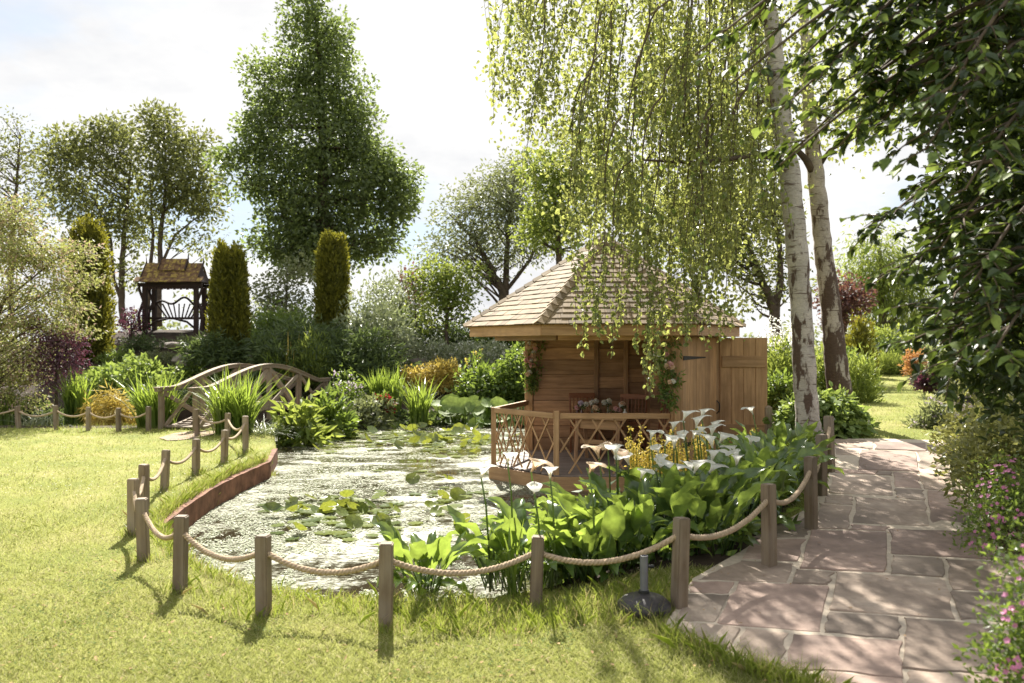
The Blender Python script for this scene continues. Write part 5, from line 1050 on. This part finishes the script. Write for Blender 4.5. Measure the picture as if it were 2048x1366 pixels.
M_birch = birch_mat('birch_bark', .475, .034, (.62, .56, .49)); M_birch2 = birch_mat('rough_birch_bark', .36, .05, (.58, .50, .42))
def birch(label, Y, tr, limbs_):
    base = P3(tr[0][0], tr[0][1], Y); root = thing('birch_tree', label, 'birch', base, 'white-barked birches beside the path'); mb = MB(); mb.smooth = True; pts = [P3(p[0], p[1], Y) for p in tr]; fine = []; rad = []
    for i in range(len(pts) - 1):
        for k in range(6):
            q = k / 6; fine.append(pts[i].lerp(pts[i + 1], q) + Vector(rng.normal(size=3)) * .006); rad.append((tr[i][2] * (1 - q) + tr[i + 1][2] * q) * Y / F * rng.uniform(.96, 1.05))
    mb.tube(fine + [pts[-1]], rad + [tr[-1][2] * Y / F], 16); mb.build('trunk', M_birch if Y < 11 else M_birch2, root); lb_ = MB(); lb_.smooth = True
    for L_ in limbs_:
        lb_.tube([P3(x, y, yy_) for x, y, yy_, r in L_], [r * Y / F for x, y, yy_, r in L_], 7)
    lb_.build('branch', M_bark, root); return root
B1 = birch('leaning white birch trunk rising from behind the last rope posts', 10.6, [(1626, 925, 34), (1622, 890, 27), (1614, 830, 23), (1607, 720, 22), (1603, 620, 21), (1594, 500, 21), (1582, 380, 20), (1570, 280, 19), (1556, 170, 18), (1545, 70, 16), (1532, -40, 14), (1520, -200, 10), (1510, -420, 4)],
   [[(1578, 316, 10.6, 7), (1500, 312, 10.4, 5), (1400, 326, 10.2, 4), (1285, 320, 10.0, 2)], [(1565, 150, 10.6, 7), (1520, 145, 10.4, 5), (1480, 190, 10.2, 4), (1455, 260, 10.1, 2)], [(1540, 60, 10.6, 7), (1515, 20, 10.5, 6), (1470, -60, 10.2, 4), (1380, -160, 10, 3)],
    [(1572, 205, 10.6, 5), (1530, 200, 10.5, 4), (1505, 215, 10.4, 2)], [(1535, -20, 10.6, 7), (1400, -180, 11, 5), (1250, -230, 11.4, 3), (1100, -180, 11.8, 2)], [(1530, -60, 10.6, 6), (1620, -160, 10.4, 4), (1740, -200, 10.2, 3)], [(1520, -180, 10.6, 6), (1350, -330, 10.6, 4), (1150, -340, 10.8, 2)]])
B2 = birch('darker-footed birch standing behind the leaning white birch', 12.6, [(1690, 905, 29), (1684, 840, 26), (1676, 760, 23), (1668, 680, 21), (1660, 600, 19), (1648, 510, 18), (1638, 420, 17), (1630, 330, 16), (1620, 250, 13), (1612, 120, 10), (1606, -60, 7), (1600, -250, 3)],
   [[(1630, 350, 12.6, 9), (1612, 320, 12.5, 7), (1585, 290, 12.4, 5), (1540, 250, 12.3, 2)], [(1632, 340, 12.6, 7), (1660, 300, 12.5, 4), (1720, 270, 12.4, 2)], [(1620, 230, 12.6, 6), (1680, 160, 12.4, 4), (1760, 140, 12, 2)]])
def yend(px, k):
    base = np.interp(px, [960, 1000, 1040, 1080, 1130, 1180, 1260, 1330, 1420, 1480, 1530, 1580], [120, 240, 260, 330, 560, 640, 650, 650, 660, 620, 470, 260]); return base
tw = MB(); LP, LD, LN, LS = [], [], [], []
def strand(px, Y, y0, y1, wob):
    p0, p1 = P3(px + wob, y0, Y), P3(px, y1, Y); L = (p0 - p1).length; n = max(4, int(L / .046)); ph = rng.uniform(0, 6); pts = []
    for i in range(n + 1):
        q = i / n; p = p0.lerp(p1, q) + Vector((.05 * math.sin(q * 4 + ph), .05 * math.cos(q * 3 + ph), 0)) * L * .3; pts.append(p)
    tw.tube(pts[::3] + [pts[-1]], .0024, 3, False); a = np.array(pts); m_ = len(a); rep = 2 if rng.uniform() < .6 else 1
    for _ in range(rep):
        az = rng.uniform(0, 6.28, m_); LP.append(a + rng.normal(size=(m_, 3)) * .012); LD.append(np.stack([np.cos(az) * .8, np.sin(az) * .8, -rng.uniform(.3, 1.4, m_)], 1)); LN.append(rng.normal(size=(m_, 3)) + np.array((0, 0, .4))); LS.append(rng.uniform(.044, .078, m_))
def hang(p, L, az):
    n = max(4, int(L / .05)); out_ = rng.uniform(.10, .30) * L; pts = []; ph = rng.uniform(0, 6); sw = rng.uniform(.02, .07)
    for i in range(n + 1):
        q = i / n; o = out_ * min(1, q * 2.2) ** .6 + sw * L * math.sin(q * 5 + ph) * q; pts.append(p + Vector((math.cos(az) * o, math.sin(az) * o, -L * q ** 1.25)))
    tw.tube(pts[::2] + [pts[-1]], .0024, 3, False); a = np.array(pts[1:]); a = np.repeat(a, 2, 0)[rng.uniform(size=2 * len(pts) - 2) < .74]; m_ = len(a); a = a + rng.normal(size=(m_, 3)) * .016
    z = rng.uniform(0, 6.28, m_); LP.append(a); LD.append(np.stack([np.cos(z) * .8, np.sin(z) * .8, -rng.uniform(.2, 1.5, m_)], 1)); LN.append(rng.normal(size=(m_, 3)) + np.array((0, 0, .4))); LS.append(rng.uniform(.038, .08, m_))
for k in range(96):
    cx = rng.uniform(985, 1555); Yc = rng.uniform(9.4, 10.6) if rng.uniform() < .48 else rng.uniform(10.6, 13.8); e = float(yend(cx, k)); ce = e - abs(rng.normal()) * .5 * (e + 60) if rng.uniform() < .66 else e + rng.normal() * 24
    if Yc > 10.6: ce = min(ce, e * .78)
    L_ = rng.uniform(260, 700); tip = P3(cx, ce - 40, Yc); top = P3(cx + (1500 - cx) * rng.uniform(.05, .3), max(-320, ce - L_), Yc + rng.normal() * .3); bp_ = []
    for i in range(11):
        q = i / 10; bp_.append(Vector((top.x + (tip.x - top.x) * q ** .7, top.y + (tip.y - top.y) * q, top.z + (tip.z - top.z) * q ** 1.3)) + Vector((.05 * math.sin(q * 6 + k), .04 * math.cos(q * 5 + k), 0)))
    tw.tube(bp_, [.011 * (1 - .8 * i / 10) for i in range(11)], 4)
    LL = (tip - top).length
    for j in range(int(LL * rng.uniform(4.5, 8.5))):
        q = rng.uniform(0, 1) ** .8; i = min(9, int(q * 10)); hang(bp_[i].lerp(bp_[i + 1], q * 10 - i), rng.uniform(.16, .62), rng.uniform(0, 6.28))
for px, y1 in [(1285, 770), (1300, 790), (1312, 740), (1292, 720), (1270, 700), (1160, 700), (1170, 690), (1195, 680), (1215, 672), (1150, 660), (1290, 745), (1305, 765), (1370, 690), (1420, 700), (1440, 680), (985, 240), (1000, 205), (1015, 225), (990, 150)]: strand(px, rng.uniform(9.3, 9.9), y1 - rng.uniform(200, 420), y1, rng.normal() * 15)
for (px, py, rx, ry, n, Y) in [(1560, 90, 60, 80, 16, 11.6), (1530, 230, 50, 80, 14, 11.4), (1620, 180, 50, 90, 14, 12), (1150, 200, 90, 120, 24, 12.6), (1300, 140, 120, 120, 28, 12.8), (1420, 240, 100, 110, 26, 12.4), (1250, 380, 110, 80, 24, 13.4), (1400, 420, 110, 90, 26, 12.8), (1500, 420, 40, 90, 14, 12.2), (1060, 250, 50, 70, 9, 12.4), (1180, -40, 200, 110, 34, 11.5), (1380, 40, 190, 120, 40, 11.5), (1250, 130, 200, 130, 36, 12.5), (1480, 150, 90, 120, 24, 11.4), (1120, 60, 100, 120, 18, 12.5), (1250, -250, 300, 130, 40, 11.5), (1450, -250, 200, 150, 40, 11), (1380, 300, 150, 110, 20, 12.4), (1250, 280, 150, 110, 20, 11.6), (1130, 190, 80, 110, 13, 11.4), (1480, 330, 70, 90, 16, 11.2), (1340, 430, 140, 70, 16, 11.2), (1180, 390, 70, 90, 13, 11.2), (1400, 180, 130, 90, 18, 11.2), (1040, 90, 50, 100, 12, 11.2), (1290, 60, 150, 90, 18, 10.9), (1440, 520, 70, 60, 10, 11), (1520, 300, 40, 60, 14, 11), (1680, 120, 130, 110, 34, 12), (1700, 250, 90, 60, 16, 12.5), (1760, 60, 120, 90, 20, 12), (1660, -150, 160, 120, 20, 12), (1790, 180, 90, 70, 12, 11.5)]:
    sc = Y / F; C = in_ellipsoid(P3(px, py, Y), (rx * sc, 1.3, ry * sc), n); per = 26; c = np.repeat(C, per, 0); LP.append(c + rng.normal(size=c.shape) * np.array((.16, .16, .22))); LD.append(rng.normal(size=c.shape) * .7 + np.array((0, 0, -.7))); LN.append(rng.normal(size=c.shape) + np.array((0, 0, .4))); LS.append(rng.uniform(.046, .08, len(c)))
P, D, Nn, S = np.concatenate(LP), np.concatenate(LD), np.concatenate(LN), np.concatenate(LS); tw.build('hanging_twigs', M_bark, B1)
def leaf_parts(P, D, Nn, S, root, m, name, nbig, asp, meshes, stuffname):
    pxs = 1024 + F * P[:, 0] / P[:, 1]; pys = HY - F * (P[:, 2] - H) / P[:, 1]; vis = (pxs > 5) & (pxs < 2043) & (pys > 5) & (pys < 1360) & (P[:, 1] > .5)
    app = np.where(vis, S / np.maximum(P[:, 1], .5) * rng.uniform(.8, 1.2, len(S)), 0); idx = np.argsort(-app)[:nbig]; msk = np.ones(len(P), bool); msk[idx] = False
    mb = MB(); leaves(mb, P[msk], D[msk], Nn[msk], S[msk], S[msk] * asp, .12, True); mb.build(stuffname, m, root, 'stuff')
    for k, i in enumerate(idx): obj(name, meshes[k % len(meshes)], m, root, leaf_matrix(P[i], D[i], Nn[i], float(S[i])))
BL = [m_.copy() for m_ in LEAF_HI]; leaf_parts(P, D, Nn, S, B1, L_birch, 'leaf', 280, .74, BL, 'crown')
# ---- dark broad-leaved tree at the right
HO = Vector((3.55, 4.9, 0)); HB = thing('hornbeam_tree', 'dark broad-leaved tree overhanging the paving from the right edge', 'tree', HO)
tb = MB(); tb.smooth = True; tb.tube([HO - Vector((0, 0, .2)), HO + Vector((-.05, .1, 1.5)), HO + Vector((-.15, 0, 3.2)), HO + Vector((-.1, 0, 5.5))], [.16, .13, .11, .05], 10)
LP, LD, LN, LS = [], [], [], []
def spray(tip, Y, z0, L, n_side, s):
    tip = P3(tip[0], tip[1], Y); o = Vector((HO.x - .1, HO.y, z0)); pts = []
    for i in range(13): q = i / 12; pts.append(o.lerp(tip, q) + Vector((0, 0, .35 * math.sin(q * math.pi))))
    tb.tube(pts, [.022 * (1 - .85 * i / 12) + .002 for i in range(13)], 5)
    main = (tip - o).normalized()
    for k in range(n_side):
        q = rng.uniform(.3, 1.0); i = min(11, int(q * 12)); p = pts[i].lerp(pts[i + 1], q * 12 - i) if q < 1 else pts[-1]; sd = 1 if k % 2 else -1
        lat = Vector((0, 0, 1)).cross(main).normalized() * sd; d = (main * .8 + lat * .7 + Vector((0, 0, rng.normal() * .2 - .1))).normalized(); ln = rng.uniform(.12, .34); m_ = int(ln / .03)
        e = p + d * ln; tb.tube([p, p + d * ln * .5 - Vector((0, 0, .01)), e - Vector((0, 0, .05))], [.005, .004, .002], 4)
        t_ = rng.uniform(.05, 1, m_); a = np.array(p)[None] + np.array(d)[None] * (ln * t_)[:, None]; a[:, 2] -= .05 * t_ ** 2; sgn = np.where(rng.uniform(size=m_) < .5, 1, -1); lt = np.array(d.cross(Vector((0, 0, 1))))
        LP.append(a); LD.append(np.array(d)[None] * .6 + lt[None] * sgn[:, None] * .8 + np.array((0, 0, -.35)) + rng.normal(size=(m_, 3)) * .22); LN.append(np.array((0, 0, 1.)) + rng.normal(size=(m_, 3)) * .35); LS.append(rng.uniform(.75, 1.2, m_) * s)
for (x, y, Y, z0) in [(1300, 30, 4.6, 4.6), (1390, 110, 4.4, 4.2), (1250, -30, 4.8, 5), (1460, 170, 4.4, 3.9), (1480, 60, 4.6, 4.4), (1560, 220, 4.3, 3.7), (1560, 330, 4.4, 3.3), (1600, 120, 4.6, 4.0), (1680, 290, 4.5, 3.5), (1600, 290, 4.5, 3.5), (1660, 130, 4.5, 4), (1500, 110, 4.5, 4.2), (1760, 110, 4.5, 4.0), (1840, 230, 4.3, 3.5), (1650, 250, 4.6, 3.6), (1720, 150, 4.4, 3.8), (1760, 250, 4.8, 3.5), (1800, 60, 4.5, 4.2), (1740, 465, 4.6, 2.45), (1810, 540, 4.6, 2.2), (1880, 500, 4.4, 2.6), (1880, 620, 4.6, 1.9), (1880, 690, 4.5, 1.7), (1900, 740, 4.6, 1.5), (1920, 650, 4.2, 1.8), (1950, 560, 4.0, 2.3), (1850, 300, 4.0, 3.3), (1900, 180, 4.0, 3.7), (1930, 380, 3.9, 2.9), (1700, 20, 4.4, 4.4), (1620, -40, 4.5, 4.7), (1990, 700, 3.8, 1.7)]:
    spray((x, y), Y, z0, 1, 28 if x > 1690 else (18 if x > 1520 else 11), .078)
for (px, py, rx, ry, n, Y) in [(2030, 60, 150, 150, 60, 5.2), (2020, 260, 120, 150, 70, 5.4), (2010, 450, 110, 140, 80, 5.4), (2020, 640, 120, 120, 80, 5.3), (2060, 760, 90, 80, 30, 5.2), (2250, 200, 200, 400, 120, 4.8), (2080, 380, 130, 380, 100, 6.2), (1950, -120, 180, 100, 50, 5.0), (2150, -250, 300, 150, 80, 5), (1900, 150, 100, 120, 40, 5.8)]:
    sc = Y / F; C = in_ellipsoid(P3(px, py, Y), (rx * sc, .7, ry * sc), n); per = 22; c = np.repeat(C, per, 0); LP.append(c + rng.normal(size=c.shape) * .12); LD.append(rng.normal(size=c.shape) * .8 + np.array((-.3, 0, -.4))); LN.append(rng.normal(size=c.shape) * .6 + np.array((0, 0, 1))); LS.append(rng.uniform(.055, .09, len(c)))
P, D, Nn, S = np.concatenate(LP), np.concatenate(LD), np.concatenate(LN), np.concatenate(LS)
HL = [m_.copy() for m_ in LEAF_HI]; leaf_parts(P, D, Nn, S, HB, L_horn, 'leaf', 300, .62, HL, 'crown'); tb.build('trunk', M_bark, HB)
# ---- grass
PO = [(p.x, p.y) for p in outl]
def blades(P, hgt, wid, lean):
    n = len(P); az = rng.uniform(0, 6.28, n); U = np.stack([np.cos(az), np.sin(az), np.zeros(n)], 1); le = rng.normal(size=(n, 3)) * lean; le[:, 2] = 0; hgt = hgt[:, None]; wid = wid[:, None]; up = np.array((0, 0, 1.))
    v = np.stack([P - U * wid * .5, P + U * wid * .5, P + up * hgt * .6 + le * hgt * .35 + U * wid * .35, P + up * hgt + le * hgt, P + up * hgt * .6 + le * hgt * .35 - U * wid * .35], 1); return v.reshape(-1, 3), np.arange(n * 5).reshape(n, 5)
def lawn_ok(x, y, pad=.0):
    ok = ~poly_inside(x, y, POND) & ~bed_mask(x, y) & ~poly_inside(x, y, PO); return ok & (y < 40)
n = 280000; px = rng.uniform(-760, 2090, n); py = 735 + (1420 - 735) * rng.uniform(0, 1, n); z0 = np.where(px > 1500, .45, 0); Yg = F * (H - z0) / np.maximum(py - HY, 10); Xg = (px - 1024) / F * Yg; ok = lawn_ok(Xg, Yg); Xg, Yg = Xg[ok], Yg[ok]
Zg = ground(Xg, Yg); q = len(Xg); patch = np.array([mnoise.noise(Vector((x * .8, y * .8, 0))) for x, y in zip(Xg, Yg)])
hh = rng.uniform(.018, .042, q) * (1 + .5 * patch) * (.8 + Yg / 30); v, f_ = blades(np.stack([Xg, Yg, Zg - .004], 1), hh, .0035 * (.6 + Yg / 7), .75); gm = MB(); gm.add(v, f_); tag(gm.build('lawn_grass', L_grass), kind='stuff')
TP = []; n_st = 900; sx = rng.uniform(-3.5, 2.2, n_st); sy = 4.1 + rng.uniform(0, 1, n_st) ** 1.6 * 9; ok = lawn_ok(sx, sy); sx, sy = sx[ok], sy[ok]; az = rng.uniform(0, 6.28, len(sx)); lb = MB(); leaves(lb, np.stack([sx, sy, ground(sx, sy) + .022], 1), np.stack([np.cos(az), np.sin(az), rng.normal(size=len(sx)) * .25], 1), np.tile((0, 0, 1.), (len(sx), 1)), rng.uniform(.02, .05, len(sx)), rng.uniform(.004, .02, len(sx)), .2); kx = rng.uniform(1.0, 4.2, 260); ky = rng.uniform(4.6, 10.3, 260); ok = poly_inside(kx, ky, [(p.x, p.y) for p in outl]); kx, ky = kx[ok], ky[ok]; az = rng.uniform(0, 6.28, len(kx)); leaves(lb, np.stack([kx, ky, -.3 + .076 * ky + .03], 1), np.stack([np.cos(az), np.sin(az), rng.normal(size=len(kx)) * .2], 1), np.tile((0, 0, 1.), (len(kx), 1)), rng.uniform(.012, .035, len(kx)), rng.uniform(.006, .018, len(kx)), .2); tag(lb.build('fallen_leaves', plain('dry_leaf', (.34, .22, .11), .8, .2, .4, 30)), kind='stuff')
def clover(cx, cy, r_, n_):
    x = cx + rng.normal(size=n_) * r_; y = cy + rng.normal(size=n_) * r_ * 1.5; ok_ = lawn_ok(x, y); TC.append(np.stack([x[ok_], y[ok_], ground(x[ok_], y[ok_]) + .018], 1))
TC = []
for k in range(46): clover(rng.uniform(-3.6, 1.2), 4.2 + rng.uniform(0, 1) ** 1.4 * 8, rng.uniform(.05, .16), 90)
TC = np.concatenate(TC); cb = MB(); az = rng.uniform(0, 6.28, len(TC)); leaves(cb, TC, np.stack([np.cos(az), np.sin(az), np.full(len(TC), .3)], 1), np.tile((0, 0, 1.), (len(TC), 1)) + rng.normal(size=TC.shape) * .2, rng.uniform(.012, .024, len(TC)), rng.uniform(.01, .018, len(TC)), .1); tag(cb.build('clover', L_clover), kind='stuff')
def tuft(x, y, n, r): TP.append(np.stack([x + rng.normal(size=n) * r, y + rng.normal(size=n) * r, rng.uniform(.35, 1, n)], 1))
for pxx, pyy in [(527, 1232), (772, 1256), (1073, 1217), (361, 1184), (286, 1123), (267, 1070), (288, 1030), (330, 981), (392, 950), (449, 926), (491, 908)]:
    q = G(pxx, pyy); tuft(q.x, q.y, 200, .07)
for k in range(150): q = G(rng.uniform(780, 1340), rng.uniform(1205, 1275)); tuft(q.x, q.y, 34, .06)
for k in range(60): q = G(rng.uniform(420, 800), rng.uniform(1190, 1235)); tuft(q.x, q.y, 16, .06)
ed = interp_poly([(-3.62, 12.9), (-3.72, 12.5), (-3.76, 11.3), (-3.74, 10.2), (-3.62, 9.1), (-3.46, 8.3), (-2.9, 7.2), (-2.45, 6.55), (-1.9, 6.0), (-1.4, 5.7), (-.85, 5.58), (-.3, 5.65)], 150)
for x, y in ed: tuft(x, y, 34, .05)
for x, y in interp_poly([(-3.66, 12.6), (-3.70, 11.4), (-3.68, 10.3), (-3.57, 9.15), (-3.42, 8.3)], 150): tuft(x - .02, y, 26, .028)
for k in range(46): q = GR(*PX(rng.uniform(150, 1000), 0)) if False else None
for i in range(70):
    a_ = i / 70; q = GR(*PX(150 + 900 * a_, 1060 + 330 * a_ ** .8)); tuft(q.x - .03, q.y - .05, 34, .05)
for k in range(60): q = G(rng.uniform(0, 340), rng.uniform(852, 872)); tuft(q.x, q.y, 22, .12)
for k in range(30): q = G(rng.uniform(400, 540), rng.uniform(870, 915)); tuft(q.x, q.y, 22, .1)
T = np.concatenate(TP); okk = ~poly_inside(T[:, 0], T[:, 1], PO); T = T[okk]; Zt = np.maximum(ground(T[:, 0], T[:, 1]), -.26); hv_ = T[:, 2] * rng.uniform(.06, .17, len(T)); v, f_ = blades(np.stack([T[:, 0], T[:, 1], Zt - .01], 1), hv_, np.full(len(T), .0042), .55); gm = MB(); gm.add(v, f_); tag(gm.build('tall_grass', L_tall), kind='stuff')
q = G(0, 900); n = 420; px = rng.uniform(0, 560, n); py = rng.uniform(870, 1000, n); Yd = F * H / (py - HY); Xd = (px - 1024) / F * Yd; ok = lawn_ok(Xd, Yd); Xd, Yd = Xd[ok], Yd[ok]; n = len(Xd); mb = MB(); az = rng.uniform(0, 6.28, n)
leaves(mb, np.stack([Xd, Yd, np.full(n, .045)], 1), np.stack([np.cos(az), np.sin(az), np.zeros(n)], 1), np.tile((0, 0, 1.), (n, 1)), np.full(n, .022), np.full(n, .02), .1); tag(mb.build('daisies', P_white), kind='stuff')
